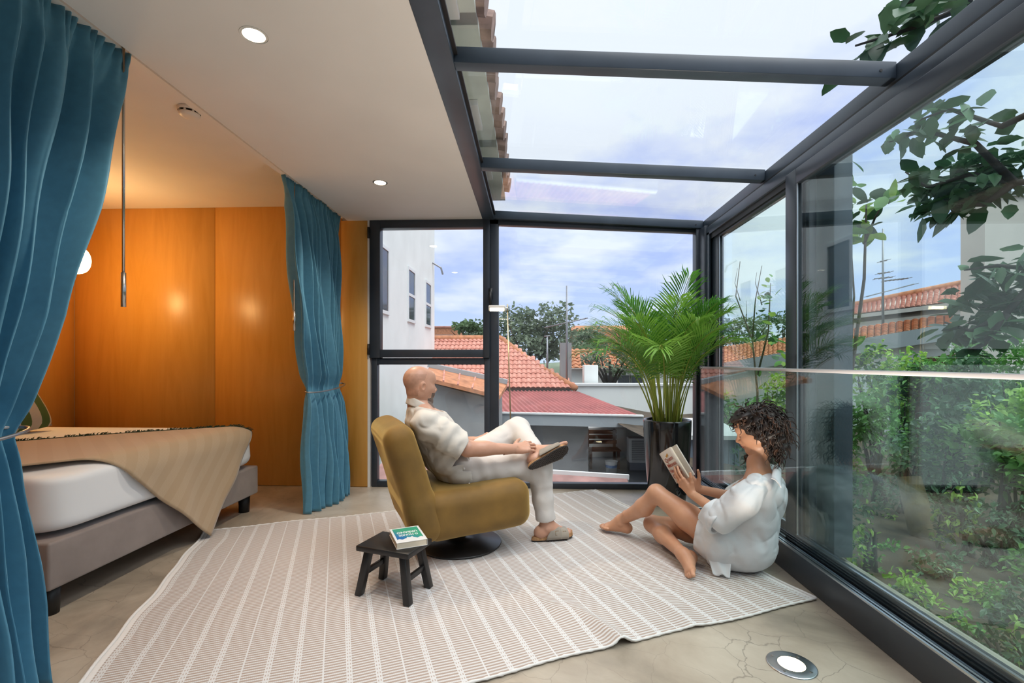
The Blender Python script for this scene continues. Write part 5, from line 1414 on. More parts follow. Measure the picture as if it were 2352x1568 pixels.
# ---- white parapet walls, background house, terraces
pw = empty('parapet_wall', (3.2, 13.8, -4), label='white boundary wall with flat coping beyond the palm', cat='wall')
zt = ony(1400, 886, 13.8).z
MB().box(-2.05, 1.9, 0, .3, 0, zt + 4).build('wall', M_WALLW, pw); MB().box(-2.1, 1.95, -.05, .35, zt + 4, zt + 4.07).build('coping', M_WFRM, pw)
pk = bevel(MB().box(ony(1340, 0, 14.5).x - 3.2, ony(1372, 0, 14.5).x - 3.2, .5, 1.0, zt + 3.5, ony(1350, 838, 14.5).z + 4).build('chimney_block', M_WALLW, pw), .02)
bh = empty('background_house', (8.2, 22, -4), label='distant white house with orange roof and three small windows', cat='house')
x0, x1 = ony(1310, 0, 22).x - 8.2, ony(1660, 0, 22).x - 8.2; ze, zr_ = ony(1400, 848, 22).z + 4, ony(1400, 803, 24).z + 4
MB().box(x0, x1, 0, 5, 0, ze).build('wall', M_WALLW, bh)
tiles_on((x0 - .2, -.3, ze), (x1 + .2, -.3, ze), (x1 + .2, 2.6, zr_), (x0 - .2, 2.6, zr_), 'tiles', M_TILE2, bh, .3, .45)
for px in (1400, 1432, 1462):
    xx = ony(px, 0, 22).x - 8.2; wf = MB().box(xx - .32, xx + .32, -.05, .0, ony(0, 879, 22).z + 4, ony(0, 858, 22).z + 4).build('window', M_WFRM, bh)
    MB().box(xx - .26, xx + .26, -.06, -.05, ony(0, 877, 22).z + 4, ony(0, 860, 22).z + 4).build('pane', M_PGLASS, wf)
fb = empty('brick_building', ony(1015, 832, 40) - Vector((0, 0, 4)), label='distant orange brick building above the ridge', cat='building')
MB().box(-3, 1.3, 0, 4, -2, ony(1015, 752, 40).z - EYE + 4).build('wall', M_TILE2, fb); MB().box(-3.1, 1.4, -.1, 4.1, ony(1015, 752, 40).z - EYE + 4, ony(1015, 749, 40).z - EYE + 4).build('coping', M_TILE, fb)
q = MB()
for k in range(6): q.tube([(-.4 + .25 * k, -.3, 5.6), (-.4 + .25 * k, -.3, 6.3)], .03, 5)
q.tube([(-.5, -.3, 6.3), (1.0, -.3, 6.3)], .03, 5); q.build('balcony_rail', M_MAST, fb)
fr2 = empty('far_roof', ony(1395, 832, 45) - Vector((0, 0, 4)), label='far red roof line behind the trees', cat='roof')
zz = ony(1395, 742, 45).z - EYE + 4
MB().hexa([(-3.5, 0, -2), (3.2, 0, -2), (3.2, 5, -2), (-3.5, 5, -2), (-3.5, 0, zz - .6), (3.2, 0, zz - .7), (3.0, 3, zz), (-3.0, 3, zz)]).build('roof', M_TILE2, fr2)
# yard below the window
M_YARD = mat('grey_yard_paving', (.20, .215, .235), .7, var=.2, scale=1)
yd = MB().box(-6, 9, 4.6, 40, -1.9, -1.30).build('yard', M_YARD); tag(yd, 'grey paved back yard below the window', 'yard', kind='structure')
lw = empty('low_wall', (3.0, 12.4, -1.3), label='low white yard wall behind the bench', cat='wall'); zl = ony(1420, 986, 12.4).z + 1.3
MB().box(-1.6, 1.8, 0, .2, 0, zl).build('wall', M_WALLW, lw); MB().box(-1.6, 1.8, -.04, .24, zl, zl + .05).build('coping', M_WFRM, lw)
acp = ony(1468, 1062, 11.0)
ac = empty('air_conditioner', (acp.x, 11.0, acp.z), label='white outdoor air conditioner unit in the yard', cat='air conditioner')
bevel(MB().box(-.26, .56, -.15, .15, .02, .58).build('casing', M_WFRM, ac), .02)
MB().box(-.20, .30, -.155, -.150, .06, .53).build('grille_back', M_WALLG, ac)
for k in range(11): MB().box(-.20, .30, -.162, -.155, .07 + .042 * k, .082 + .042 * k).build('grille_slat', M_WFRM, ac)
MB().box(-.24, .54, -.12, .12, acp.z * 0 - (acp.z + 1.3), .02).build('support', M_MAST, ac)
bp_ = onz(1385, 1072, -1.3)
bn = empty('garden_bench', (bp_.x, bp_.y, -1.3), .05, label='brown slatted wooden bench in the yard', cat='bench')
M_BROWN = mat('brown_timber', (.13, .055, .035), .6, var=.3, scale=6, stretch=(.3, 4, 4))
for k in range(4): bevel(MB().box(-.38, .38, -.22 + .12 * k, -.13 + .12 * k, .40, .43).build('seat_slat', M_BROWN, bn), .004)
for k in range(3): bevel(MB().box(-.38, .38, .25, .28, .50 + .12 * k, .59 + .12 * k).build('back_slat', M_BROWN, bn), .004)
for sx in (-.32, .32):
    for sy in (-.18, .24): MB().box(sx - .03, sx + .03, sy - .03, sy + .03, 0, .40 if sy < 0 else .85).build('leg', M_BROWN, bn)
bk_ = onz(1398, 1078, -1.3)
bu = empty('bucket', (bk_.x, bk_.y - .35, -1.3), label='white plastic bucket with blue label standing before the bench', cat='bucket')
MB().lathe([(.0, 0), (.11, 0), (.135, .26), (.14, .27), (.13, .27), (.12, .02), (.0, .02)], n=24).build('pail', M_WFRM, bu, True)
MB().lathe([(.1215, .10), (.130, .19)], n=24, caps=False).build('label_band', mat('blue_label', (.08, .2, .45), .5), bu, True)
# agave-like plants on the low wall
M_AGV = mat('agave_leaf', (.13, .20, .10), .6, var=.3, scale=5)
rg = random.Random(9)
for px in (1386, 1408, 1430, 1452, 1474):
    p = ony(px, 986, 12.5); pl = empty('agave_plant', (p.x, 12.5, zl - 1.3 + .05), label='small spiky agave on top of the yard wall', cat='plant', group='agaves on the yard wall')
    for k in range(9):
        a = k * 2.4; ll = .22 + .12 * rg.random(); e = Vector((math.cos(a), math.sin(a), 0)); s = e.cross(Vector((0, 0, 1))) * .020
        MB().add([-s, s, e * .045 + Vector((0, 0, ll * .6)) + s * 1.0, e * .045 + Vector((0, 0, ll * .6)) - s * 1.0, e * (.03 + .05 * rg.random()) + Vector((0, 0, ll))], [(0, 1, 2, 3), (3, 2, 4)]).build('leaf', M_AGV, pl)
# near pink roof ledge just under the window
nl = empty('roof_ledge', (.9, 6.3, -1.3), label='pink roof edge with pale rim just below the window', cat='roof')
MB().hexa([(-3.2, -.8, 0), (.55, -.8, 0), (.55, .9, 0), (-3.2, .9, 0), (-3.2, -.8, .35), (.35, -.8, .35), (.55, .9, .70), (-3.2, .9, .90)]).build('roof', mat('faded_pink_tile', (.36, .20, .18), .9, var=.3, scale=4), nl)
MB().bar((-3.2, .93, .92), (.58, .93, .72), .06, .07).build('rim', M_WFRM, nl)
MB().tube([(.55, .95, 0), (.55, .95, .75)], .03, 8).build('post', M_WFRM, nl)
# masts
def mast(name, px, ytop, ybot, depth, lab, arms):
    b = ony(px, ybot, depth); t = ony(px, ytop, depth); m = empty(name, b, label=lab, cat='antenna')
    MB().tube([(0, 0, 0), (0, 0, t.z - b.z)], [.035, .022], 8).build('pole', M_MAST, m, True)
    for (xa, ya, xb, yb, n) in arms:
        A = ony(xa, ya, depth) - b; B = ony(xb, yb, depth) - b; q = MB(); q.tube([A, B], .016, 6)
        for k in range(n):
            c = A.lerp(B, (k + .5) / n); q.tube([c + Vector((0, -.22, 0)), c + Vector((.02, .22, 0))], .008, 5)
        q.build('boom', M_MAST, m, True)
    return m
mast('antenna_mast', 1302, 656, 890, 13.3, 'tall thin aerial mast in front of the green trees', [(1250, 752, 1350, 730, 8)])
mast('white_pole', 1257, 770, 880, 14.0, 'short pale pole standing beside the aerial mast', [(1250, 772, 1264, 771, 1)])

# ---- houses on the garden side
hb = empty('garden_house', (7.5, 10, -2), label='long low garden house with sloping tiled verge and grey fascia', cat='house')
B3 = Vector((7.5, 10, -2)); L3 = lambda p: Vector(p) - B3
p1, p2 = ony(1600, 846, 15), ony(2190, 745, 9.0); r1, r2 = ony(1600, 806, 17.5), ony(2190, 722, 10.6)
tiles_on(L3(p1), L3(p2), L3(r2), L3(r1), 'tiles', M_TILE2, hb, .135, .22)
slab([L3(p1), L3(p2), L3(r2), L3(r1)], .10, 'roof_deck', M_WALLC, hb)
MB().bar(L3(p1) + Vector((0, 0, -.13)), L3(p2) + Vector((0, 0, -.13)), .16, .30).build('fascia', M_FASC, hb)
iw = Vector((.15, .25, -.2))
MB().hexa([(L3(p1).x + .15, L3(p1).y + .25, 0), (L3(p2).x + .15, L3(p2).y + .25, 0), (L3(r2).x, L3(r2).y, 0), (L3(r1).x, L3(r1).y, 0), L3(p1) + iw, L3(p2) + iw, L3(r2) - Vector((0, 0, .2)), L3(r1) - Vector((0, 0, .2))]).build('wall', M_WALLW, hb)
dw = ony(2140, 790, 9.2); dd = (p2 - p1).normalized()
q = MB(); c = L3(p1.lerp(p2, .90)) + Vector((.02, .1, 0)); q.hexa([c + Vector((0, 0, -1.6)), c + dd * .8 + Vector((0, 0, -1.6)), c + dd * .8 + Vector((.1, .1, -1.6)), c + Vector((.1, .1, -1.6)), c + Vector((0, 0, -.55)), c + dd * .8 + Vector((0, 0, -.55)), c + dd * .8 + Vector((.1, .1, -.55)), c + Vector((.1, .1, -.55))]); q.build('door', M_BROWN, hb)  # dark panel standing in for the shade of an open doorway
ha = empty('upper_house', (12, 14, -2), label='cream upper house with red tiled roof behind the garden house', cat='house')
B4_ = Vector((12, 14, -2)); L4 = lambda p: Vector(p) - B4_
p1, p2 = ony(1915, 729, 17), ony(2275, 683, 12.5); r1, r2 = ony(1915, 712, 19.5), ony(2275, 642, 15)
tiles_on(L4(p1), L4(p2), L4(r2), L4(r1), 'tiles', M_TILE, ha, .15, .25)
slab([L4(p1), L4(p2), L4(r2), L4(r1)], .12, 'roof_deck', M_WALLC, ha)
MB().tube([L4(r1) + Vector((0, 0, .05)), L4(r2) + Vector((0, 0, .05))], .12, 8).build('ridge_tiles', M_TILE2, ha, True)
MB().hexa([(L4(p1).x + .2, L4(p1).y + .3, 0), (L4(p2).x + .2, L4(p2).y + .3, 0), (L4(r2).x, L4(r2).y, 0), (L4(r1).x, L4(r1).y, 0), L4(p1) + iw * 1.2, L4(p2) + iw * 1.2, L4(r2) - Vector((0, 0, .25)), L4(r1) - Vector((0, 0, .25))]).build('wall', M_WALLC, ha)
tw = empty('tall_house', (10, 9.2, -2), label='tall plain cream house wall at the garden edge', cat='house')
x0 = ony(2262, 600, 9.2).x - 10
MB().box(x0, 4, 0, .5, 0, ony(2262, 452, 9.2).z + 2).build('wall', M_WALLC, tw); MB().box(x0 - .05, 4.05, -.05, .55, ony(2262, 452, 9.2).z + 2, ony(2262, 452, 9.2).z + 2.08).build('coping', M_WALLG, tw)
mast('roof_aerial', 2028, 525, 752, 14.0, 'television aerial with crossed booms above the red roof', [(1990, 681, 2100, 652, 12), (2030, 645, 2086, 639, 6), (2008, 640, 2050, 636, 3), (2016, 628, 2044, 625, 3), (2022, 600, 2036, 598, 2)])
# small shed near the corner
sh = empty('garden_shed', (2.6, 6.0, -1.3), .0, label='small blue grey shed with pale flat roof outside the corner', cat='shed')
sx0, sx1 = ony(1585, 0, 6.0).x - 2.6, ony(1700, 0, 6.0).x - 2.6; zs = ony(1640, 1008, 6.0).z + 1.3
M_SHED = mat('blue_grey_boards', (.16, .20, .25), .6, var=.15, scale=3)
n = 9
for k in range(n):
    a = sx0 + (sx1 - sx0) * k / n; b = sx0 + (sx1 - sx0) * (k + 1) / n - .008; bevel(MB().box(a, b, 0, .02, .0, zs).build('board', M_SHED, sh), .003)
MB().box(sx0, sx1, .02, .9, 0, zs - .01).build('shed_body', M_SHED, sh)
MB().hexa([(sx0 - .06, -.06, zs), (sx1 + .06, -.06, zs), (sx1 + .06, .96, zs + .10), (sx0 - .06, .96, zs + .10), (sx0 - .06, -.06, zs + .05), (sx1 + .06, -.06, zs + .05), (sx1 + .06, .96, zs + .15), (sx0 - .06, .96, zs + .15)]).build('roof', M_WFRM, sh)

# ================================================================== garden
M_EARTH = mat('garden_soil', (.075, .055, .035), .95, var=.5, scale=5, bump=.6, bscale=25)
gr = MB(); gr.grid(40, 40, lambda i, j: (1.8 + i * 14, -4 + j * 26, -.06 - .10 * i - .25 * min(1, i * 6) + .05 * math.sin(9 * i * 3 + 4 * j * 5) - (1.0 if False else 0)))
tag(gr.build('garden_ground', M_EARTH, None, True), 'dark garden soil outside the sliding doors', 'ground', kind='structure')
LG = [mat('leaf_bright', (.34, .54, .10), .45, var=.35, scale=3, trans=.35), mat('leaf_mid', (.15, .35, .08), .45, var=.4, scale=3, trans=.3), mat('leaf_dark', (.045, .125, .050), .4, var=.4, scale=3, trans=.2), mat('leaf_blue', (.13, .26, .13), .35, var=.4, scale=3, trans=.2)]
M_BARK = mat('bark', (.10, .075, .055), .9, var=.4, scale=10, bump=.5, bscale=30)
M_BARK2 = mat('dark_bark', (.035, .028, .024), .9, var=.4, scale=10)
def leaf_cloud(rg, n, cen, rad, size, q, up=.55, shell=.55):
    for _ in range(n):
        a = rg.random() * 6.283; z = rg.uniform(-1, 1); r = math.sqrt(1 - z * z); k = shell + (1 - shell) * rg.random() ** .6
        p = Vector((cen[0] + rad[0] * r * math.cos(a) * k, cen[1] + rad[1] * r * math.sin(a) * k, cen[2] + rad[2] * z * k))
        d = Vector((rg.gauss(0, 1), rg.gauss(0, 1), rg.gauss(0, .6))).normalized(); nrm2 = Vector((rg.gauss(0, .6), rg.gauss(0, .6), up + rg.random())).normalized()
        s = d.cross(nrm2); s = s.normalized() if s.length > 1e-3 else Vector((1, 0, 0)); L = size * rg.uniform(.6, 1.25); w = L * .25
        m1 = p + d * L * .32 + nrm2 * L * .05; m2 = p + d * L * .68 + nrm2 * L * .04
        q.add([p, m1 - s * w, m2 - s * w * .78, p + d * L - Vector((0, 0, L * .12)), m2 + s * w * .78, m1 + s * w], [(0, 1, 2, 3), (0, 3, 4, 5)])
def bush(cen, rad, n, size, mi, lab, name='shrub', group='garden shrubs', seed=0, stems=5, base=None, cat='shrub', lobes=7):
    rg = random.Random(seed * 31 + 5); b = Vector((cen[0], cen[1], base if base is not None else -.35))
    t = empty(name, b, label=lab, cat=cat, group=group); c = Vector(cen) - b
    st = MB()
    for k in range(stems):
        a = rg.random() * 6.28; e = Vector((math.cos(a) * rad[0] * .6 * rg.random(), math.sin(a) * rad[1] * .6 * rg.random(), c.z + rad[2] * .4 * rg.random()))
        st.tube([Vector((rg.gauss(0, .06), rg.gauss(0, .06), 0)), e * .5 + Vector((rg.gauss(0, .05), rg.gauss(0, .05), 0)), e], [.022, .015, .006], 5)
    st.build('stem', M_BARK2, t, True)
    q = MB()
    for k in range(lobes):          # several leafy lobes instead of one ball
        a = rg.random() * 6.28; z = rg.uniform(-.6, .75); rr = math.sqrt(max(0, 1 - z * z)) * .62
        lc = (c.x + rad[0] * rr * math.cos(a), c.y + rad[1] * rr * math.sin(a), c.z + rad[2] * z * .75); s = rg.uniform(.38, .60)
        q.cur = mi if rg.random() < .7 else rg.choice((0, 1, 2)); leaf_cloud(rg, n // lobes, lc, (rad[0] * s, rad[1] * s, rad[2] * s), size, q)
    V = np.array(q.v); cc = np.array(c); ext = np.abs(V - cc).max(0); V = cc + (V - cc) * (np.array(rad) / ext); q.v = [tuple(v) for v in V]   # foliage fills exactly the given half extents
    tag(q.build('foliage', LG, t), kind='stuff'); return t
LB = ['bright yellow green leafy shrub in the garden beyond the sliding door', 'mid green leafy shrub in the garden beyond the sliding door', 'dark green leafy shrub in the garden beyond the sliding door', 'grey green leafy shrub in the garden beyond the sliding door']
def gb(px, py, X, rad, n, size, mi, seed):
    p = onx(px, py, X); bush(p, rad, n, size, mi, LB[mi], seed=seed, group='garden shrubs ' + ('bright', 'mid', 'dark', 'grey')[mi])
specs = [  # px, py, X, half extents, leaves, leaf size, tone
 (2005, 890, 4.40, (.42, .26, .62), 700, .10, 0), (2012, 1010, 3.55, (.35, .19, .50), 650, .085, 1), (1955, 1110, 3.55, (.35, .19, .45), 550, .08, 1),
 (2068, 930, 4.40, (.42, .18, .60), 800, .10, 1), (2215, 930, 4.40, (.42, .22, .60), 900, .10, 3), (2345, 900, 5.50, (.58, .21, .80), 1000, .10, 1),
 (2310, 985, 4.40, (.42, .24, .52), 900, .09, 0), (2195, 1060, 3.55, (.35, .24, .50), 800, .08, 2), (2090, 1080, 3.55, (.35, .22, .50), 700, .075, 3),
 (2330, 1090, 3.55, (.35, .28, .46), 800, .09, 1), (2005, 1200, 2.90, (.25, .20, .36), 500, .06, 2), (2285, 1240, 2.90, (.25, .095, .30), 450, .06, 3),
 (2360, 1290, 2.90, (.25, .09, .32), 420, .06, 1), (2095, 1400, 2.02, (.16, .15, .22), 420, .045, 0), (2205, 1480, 2.02, (.16, .12, .2), 380, .045, 1), (2305, 1510, 2.02, (.16, .10, .22), 380, .05, 2),
 (1985, 1250, 2.02, (.15, .15, .28), 300, .045, 0), (1700, 935, 3.4, (.60, .45, .42), 800, .09, 1), (1790, 925, 3.6, (.50, .25, .50), 700, .085, 0), (1755, 1050, 2.5, (.36, .36, .42), 500, .07, 2),
 (1870, 950, 3.8, (.50, .24, .62), 600, .09, 1), (2195, 878, 5.50, (.58, .26, .70), 900, .10, 1), (2262, 880, 5.50, (.58, .20, .72), 800, .10, 3), (2070, 890, 5.50, (.58, .45, .62), 800, .10, 1)]
specs += [(2150, 1330, 2.42, (.18, .14, .20), 380, .045, 3), (2255, 1385, 2.42, (.18, .13, .20), 380, .045, 1), (2340, 1420, 2.42, (.18, .08, .22), 340, .045, 2), (2060, 1310, 2.42, (.18, .14, .22), 340, .045, 1), (2215, 1190, 2.90, (.25, .10, .32), 420, .055, 2)]
places = ['tall against the garden house wall', 'behind the slim sapling', 'low beside the slim sapling', 'filling the space behind the thick trunk', 'behind the thick mossy trunk', 'under the tall cream house wall',
 'with fresh tips below the overhanging branches', 'between trunk and overhanging branches', 'behind the leaning stump', 'under the lowest overhanging branch', 'in front of the leaning stump', 'on bare soil past the leaning stump',
 'near the sill below the overhanging branches', 'close to the cement sill by the stump', 'hugging the cement sill', 'at the end of the cement sill', 'at the foot of the slim sapling', 'below the garden house eave', 'around the thin twiggy sapling', 'behind the seated woman',
 'behind the dark column', 'under the garden house doorway', 'at the foot of the tall house', 'along the garden house', 'low on the soil between sill and stump', 'creeping along the sill', 'creeping under the hanging leaves', 'low by the column foot', 'around the foot of the thick trunk']
TONE = ['bright yellow green', 'mid green', 'dark green', 'grey green']
for k, s in enumerate(specs):
    p = onx(s[0], s[1], s[2]); bush(p, s[3], s[4], s[5], s[6], TONE[s[6]] + ' leafy shrub ' + places[k], seed=k + 1, group='garden shrubs')
hd_ = empty('hedge', (8.0, 7, -.6), label='tall dense dark green hedge closing off the garden', cat='hedge')
q = MB(); rg = random.Random(77)
for k in range(40):
    q.cur = rg.choice((1, 2, 2, 3)); y = -6 + 6.4 * k / 39; leaf_cloud(rg, 230, (-.9 + .12 * (y + 6) + rg.gauss(0, .2), y, .75 + .4 * rg.random()), (.55, .6, .85), .13, q)
tag(q.build('foliage', LG, hd_), kind='stuff')
MB().hexa([(-.8, -6, 0), (-.5, -6, 0), (.2, .4, 0), (-.1, .4, 0), (-.8, -6, 1.3), (-.5, -6, 1.3), (.2, .4, 1.3), (-.1, .4, 1.3)]).build('hedge_core', LG[2], hd_)

# trees with single large leaves: every leaf an object of its own
def leaf_mesh(name, L, w, m, lobed=0.0):
    q = MB(); n = 7; V = []; Fc = []
    for k in range(n):
        t = k / (n - 1); ww = w * (math.sin(math.pi * t ** .85) ** .8) * (1 + lobed * math.sin(t * 15)); z = -.10 * L * t * t
        V += [(L * t, -ww, z + .12 * ww), (L * t, 0, z - .0), (L * t, ww, z + .12 * ww)]
    for k in range(n - 1):
        a = 3 * k; Fc += [(a, a + 3, a + 4, a + 1), (a + 1, a + 4, a + 5, a + 2)]
    me = D.meshes.new(name); me.from_pydata(V, [], Fc); me.materials.append(m); me.polygons.foreach_set('use_smooth', [True] * len(Fc)); me.update(); return me
LM_DARK = [leaf_mesh('leaf', .17, .045, LG[2], .10), leaf_mesh('leaf', .14, .042, LG[3], .12), leaf_mesh('leaf', .18, .046, LG[2], .08)]
LM_LITE = [leaf_mesh('leaf', .13, .036, LG[1]), leaf_mesh('leaf', .12, .036, LG[0]), leaf_mesh('leaf', .12, .04, LG[2])]
def put_leaf(me, p, d, parent, rg, sc_=1.0, droop=.3):
    o = D.objects.new('leaf', me); COL.objects.link(o); o.parent = parent
    d = Vector(d).normalized(); d.z -= droop * rg.random(); o.location = p
    o.rotation_euler = (d.to_track_quat('X', 'Z') @ Vector((0, 0, 1)).rotation_difference(Vector((rg.gauss(0, .35), rg.gauss(0, .35), 1)).normalized())).to_euler(); s = sc_ * rg.uniform(.7, 1.25); o.scale = (s, s, s); return o
def branchy(parent, pts, rad, m): MB().tube(pts, rad, 7).build('branch', m, parent, True)
# overhanging fig at the right
rg = random.Random(17)
fb0 = Vector((4.3, 1.6, -.4))
fig = empty('fig_tree', fb0, label='large-leaved tree leaning over the glass roof with dark broad leaves', cat='tree')
LF = lambda p: Vector(p) - fb0
MB().tube([(0, 0, 0), (-.05, .1, 1.2), (-.25, .25, 2.4), (-.45, .45, 3.4)], [.11, .09, .075, .055], 10).build('trunk', M_BARK, fig, True)
def cl(px, py, X): return LF(onx(px, py, X))
limbs = [
 ([(-.25, .25, 2.4), cl(2330, 420, 3.5), cl(2230, 400, 3.3), cl(2130, 430, 3.2), cl(2080, 395, 3.2)], 26),
 ([cl(2330, 420, 3.5), cl(2260, 470, 3.4), cl(2180, 460, 3.3), cl(2135, 470, 3.3)], 30),
 ([cl(2330, 420, 3.5), cl(2240, 330, 3.2), cl(2120, 300, 3.1), cl(2030, 330, 3.1)], 30),
 ([(-.45, .45, 3.4), cl(2300, 290, 3.1), cl(2180, 250, 3.0), cl(2100, 280, 3.0)], 22),
 ([(-.15, .2, 1.7), cl(2400, 620, 3.4), cl(2290, 610, 3.2), cl(2215, 620, 3.2)], 24),
 ([cl(2400, 620, 3.4), cl(2310, 720, 3.2), cl(2230, 760, 3.1), cl(2170, 740, 3.1)], 24),
 ([cl(2310, 720, 3.2), cl(2260, 790, 3.1), cl(2200, 815, 3.1)], 12)]
for pts, n in limbs:
    branchy(fig, pts, [.028 - .022 * k / (len(pts) - 1) for k in range(len(pts))], M_BARK2)
    for _ in range(int(n * 1.2)):
        i = rg.randrange(max(0, len(pts) - 3), len(pts) - 1); t = rg.random(); p = Vector(pts[i]).lerp(Vector(pts[i + 1]), t) + Vector((rg.gauss(0, .05), rg.gauss(0, .10), rg.gauss(0, .05)))
        put_leaf(rg.choice(LM_DARK), p, (rg.gauss(0, .6), rg.gauss(.1, 1), rg.gauss(-.1, .5)), fig, rg, 1.0, .7)
q = MB(); q.cur = 2
for px, py, X, n in ((2270, 400, 3.5, 150), (2190, 440, 3.4, 110), (2300, 690, 3.4, 130)): leaf_cloud(rg, n, tuple(cl(px, py, X)), (.22, .34, .22), .15, q, .4, .1)
tag(q.build('foliage', LG, fig), kind='stuff')
# the part seen through the roof
r1_, r2_, r3_ = LF(onz(2230, 10, 3.3)), LF(onz(2110, 60, 3.15)), LF(onz(1965, 105, 3.05))
for pts, n in (([(-.45, .45, 3.4), r1_, r2_, r3_], 40), ([r1_, LF(onz(2150, -20, 3.2)), LF(onz(2050, 15, 3.1))], 30)):
    branchy(fig, pts, [.03, .02, .012, .006][:len(pts)], M_BARK2)
    for _ in range(n):
        i = rg.randrange(1, len(pts) - 1) if len(pts) > 3 else rg.randrange(0, 2); p = Vector(pts[i]).lerp(Vector(pts[i + 1]), rg.random()) + Vector((rg.gauss(0, .06), rg.gauss(0, .08), rg.gauss(0, .05)))
        put_leaf(rg.choice(LM_DARK), p, (rg.gauss(-.2, .8), rg.gauss(.1, .9), rg.gauss(0, .4)), fig, rg, 1.05, .4)
# slim saplings near the glass
def sapling(px, py, X, lab, stems, clusters, seed, seed_scale=1.0):
    rg = random.Random(seed); b = onx(px, py, X); t = empty('sapling', b, label=lab, cat='tree')
    for pts, r in stems:
        P = [onx(a, c, X) - b for a, c in pts]; branchy(t, P, [r * (1 - .7 * k / (len(P) - 1)) for k in range(len(P))], M_BARK)
    for (cx, cyy, sx, sy, n) in clusters:
        for _ in range(n):
            p = onx(cx + rg.gauss(0, sx), cyy + rg.gauss(0, sy), X + rg.gauss(0, .08)) - b; put_leaf(rg.choice(LM_LITE), p, (rg.gauss(0, .8), rg.gauss(0, .8), rg.gauss(.3, .5)), t, rg, seed_scale, .2)
    return t
sapling(1930, 1300, 2.30, 'slim sapling with two bare stems and fresh leaves on top, next to the dark column', [([(1930, 1300), (1928, 1000), (1925, 760), (1930, 440)], .022), ([(1940, 1200), (1950, 900), (1985, 640), (1990, 470)], .018), ([(1985, 560), (2010, 500), (2035, 455)], .010), ([(1955, 780), (1962, 680), (1955, 560)], .010)],
        [(1965, 445, 18, 20, 14), (1965, 500, 24, 18, 16), (2035, 455, 16, 10, 9), (1975, 540, 22, 16, 14), (1945, 800, 14, 40, 8)], 3)
sapling(1738, 1060, 2.75, 'thin sapling with bare twigs beside the garden house roof', [([(1738, 1060), (1740, 900), (1728, 780), (1690, 680), (1700, 600)], .016), ([(1728, 780), (1735, 690), (1750, 610)], .011), ([(1700, 690), (1688, 650), (1694, 615)], .006), ([(1740, 860), (1765, 760), (1770, 650)], .013), ([(1750, 700), (1735, 650), (1738, 625)], .006), ([(1715, 740), (1715, 690)], .005)],
        [(1768, 690, 10, 30, 18), (1762, 770, 14, 26, 16), (1780, 830, 16, 20, 14), (1745, 930, 12, 40, 14)], 6, .8)
# thick old trunk and leaning stump
p = onx(2132, 1130, 4.4); tt = empty('old_trunk', (p.x, p.y, -.5), label='thick mossy tree trunk standing among the shrubs', cat='tree')
MB().tube([(0, 0, 0), (.02, .02, .6), (-.02, 0, 1.1), (.03, 0, 1.55)], [.13, .11, .10, .08], 12).build('trunk', M_BARK, tt, True)
q = MB(); rg = random.Random(3)
for k in range(8): q.cur = rg.choice((1, 2)); leaf_cloud(rg, 60, (rg.gauss(0, .10), rg.gauss(0, .03), 1.45 + rg.gauss(0, .12)), (.16, .12, .16), .08, q)
tag(q.build('foliage', LG, tt), kind='stuff')
p = onx(2140, 1245, 2.9); tt = empty('leaning_stump', (p.x, p.y, -.35), label='leaning mossy stump in front of the shrubs', cat='stump')
zz = onx(2075, 1110, 2.9)
MB().tube([(0, 0, 0), (0, .05, .18), (zz.x - p.x, (zz.y - p.y) * .8, .62)], [.12, .09, .075], 10).build('stump', mat('mossy_bark', (.10, .075, .03), .95, var=.5, scale=12, bump=.6, bscale=30), tt, True)
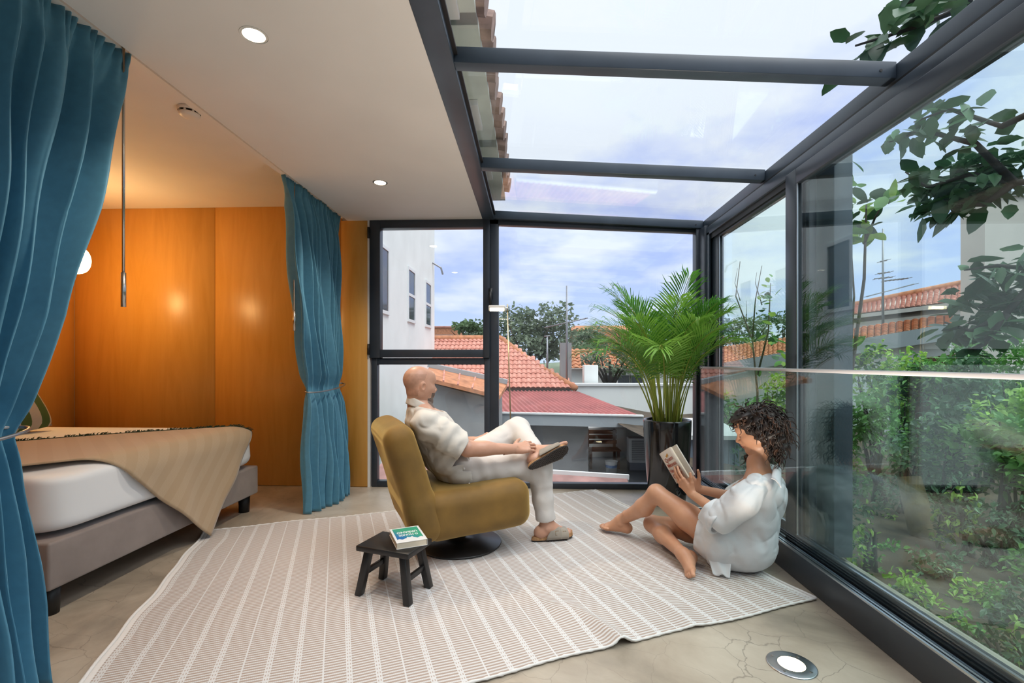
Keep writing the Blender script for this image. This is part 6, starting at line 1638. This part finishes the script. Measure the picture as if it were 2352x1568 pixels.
# background trees
LF_FAR = [mat('far_leaf_a', (.20, .29, .13), .6, var=.3, scale=2, trans=.3), mat('far_leaf_b', (.14, .23, .10), .6, var=.3, scale=2, trans=.3), mat('far_leaf_c', (.10, .17, .09), .6, var=.3, scale=2, trans=.3), mat('far_leaf_d', (.21, .27, .18), .6, var=.3, scale=2, trans=.3)]  # leaf colours paled to paint in the haze of distance
def tree(px, pyc, depth, rx, rz, n, size, mi, lab, seed, zbase=-2.0):
    rg = random.Random(seed); c = ony(px, pyc, depth); t = empty('tree', (c.x, c.y, zbase), label=lab, cat='tree', group='background trees')
    h = c.z - zbase; MB().tube([(0, 0, 0), (.1, 0, h * .6), (0, 0, h)], [.16, .12, .05], 8).build('trunk', M_BARK2, t, True)
    for k in range(6):
        a = k * 1.05; MB().tube([(0, 0, h * .6), (rx * .3 * math.cos(a), rx * .3 * math.sin(a), h * .85), (rx * .75 * math.cos(a), rx * .75 * math.sin(a), h + rz * .3)], [.07, .05, .015], 5).build('branch', M_BARK2, t, True)
    q = MB()
    for k in range(16):
        q.cur = mi if rg.random() < .7 else rg.choice((1, 3)); a = rg.random() * 6.28; r = rx * .75 * math.sqrt(rg.random()); z = rg.uniform(-.6, .8) * rz
        leaf_cloud(rg, n // 16, (r * math.cos(a), r * math.sin(a) * .6, h + z), (rx * .38, rx * .3, rz * .30), size, q, .4, .2)
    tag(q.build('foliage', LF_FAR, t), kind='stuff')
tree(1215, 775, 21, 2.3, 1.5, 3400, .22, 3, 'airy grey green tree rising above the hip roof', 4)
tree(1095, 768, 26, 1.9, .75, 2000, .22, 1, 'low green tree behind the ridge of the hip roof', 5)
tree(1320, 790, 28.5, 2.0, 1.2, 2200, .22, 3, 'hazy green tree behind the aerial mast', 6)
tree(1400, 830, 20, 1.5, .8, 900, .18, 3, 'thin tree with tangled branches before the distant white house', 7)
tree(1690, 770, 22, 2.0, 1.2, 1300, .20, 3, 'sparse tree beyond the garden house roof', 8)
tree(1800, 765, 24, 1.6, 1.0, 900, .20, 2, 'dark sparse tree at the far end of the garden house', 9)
# low hills far behind the roofs
q = MB(); NH = 90
def hill(i, j):
    a = math.radians(-70 + 160 * i); r = 60 + 25 * j
    z = -6 + (7.6 + .5 * math.sin(13 * i) + .35 * math.sin(37 * i + 1)) * math.sin(math.pi / 2 * min(1, j * 1.6))
    return (r * math.sin(a), r * math.cos(a), z)
q.grid(NH, 8, hill)
tag(q.build('hills', mat('far_wooded_slope', (.17, .21, .14), .95, var=.4, scale=.25), None, True), 'low wooded slope on the horizon behind the roofs', 'hill', kind='structure')
gq = MB().box(-60, 60, 40, 75, -2.6, -2.0).build('far_ground', M_YARD); tag(gq, 'flat ground beyond the yard', 'ground', kind='structure')
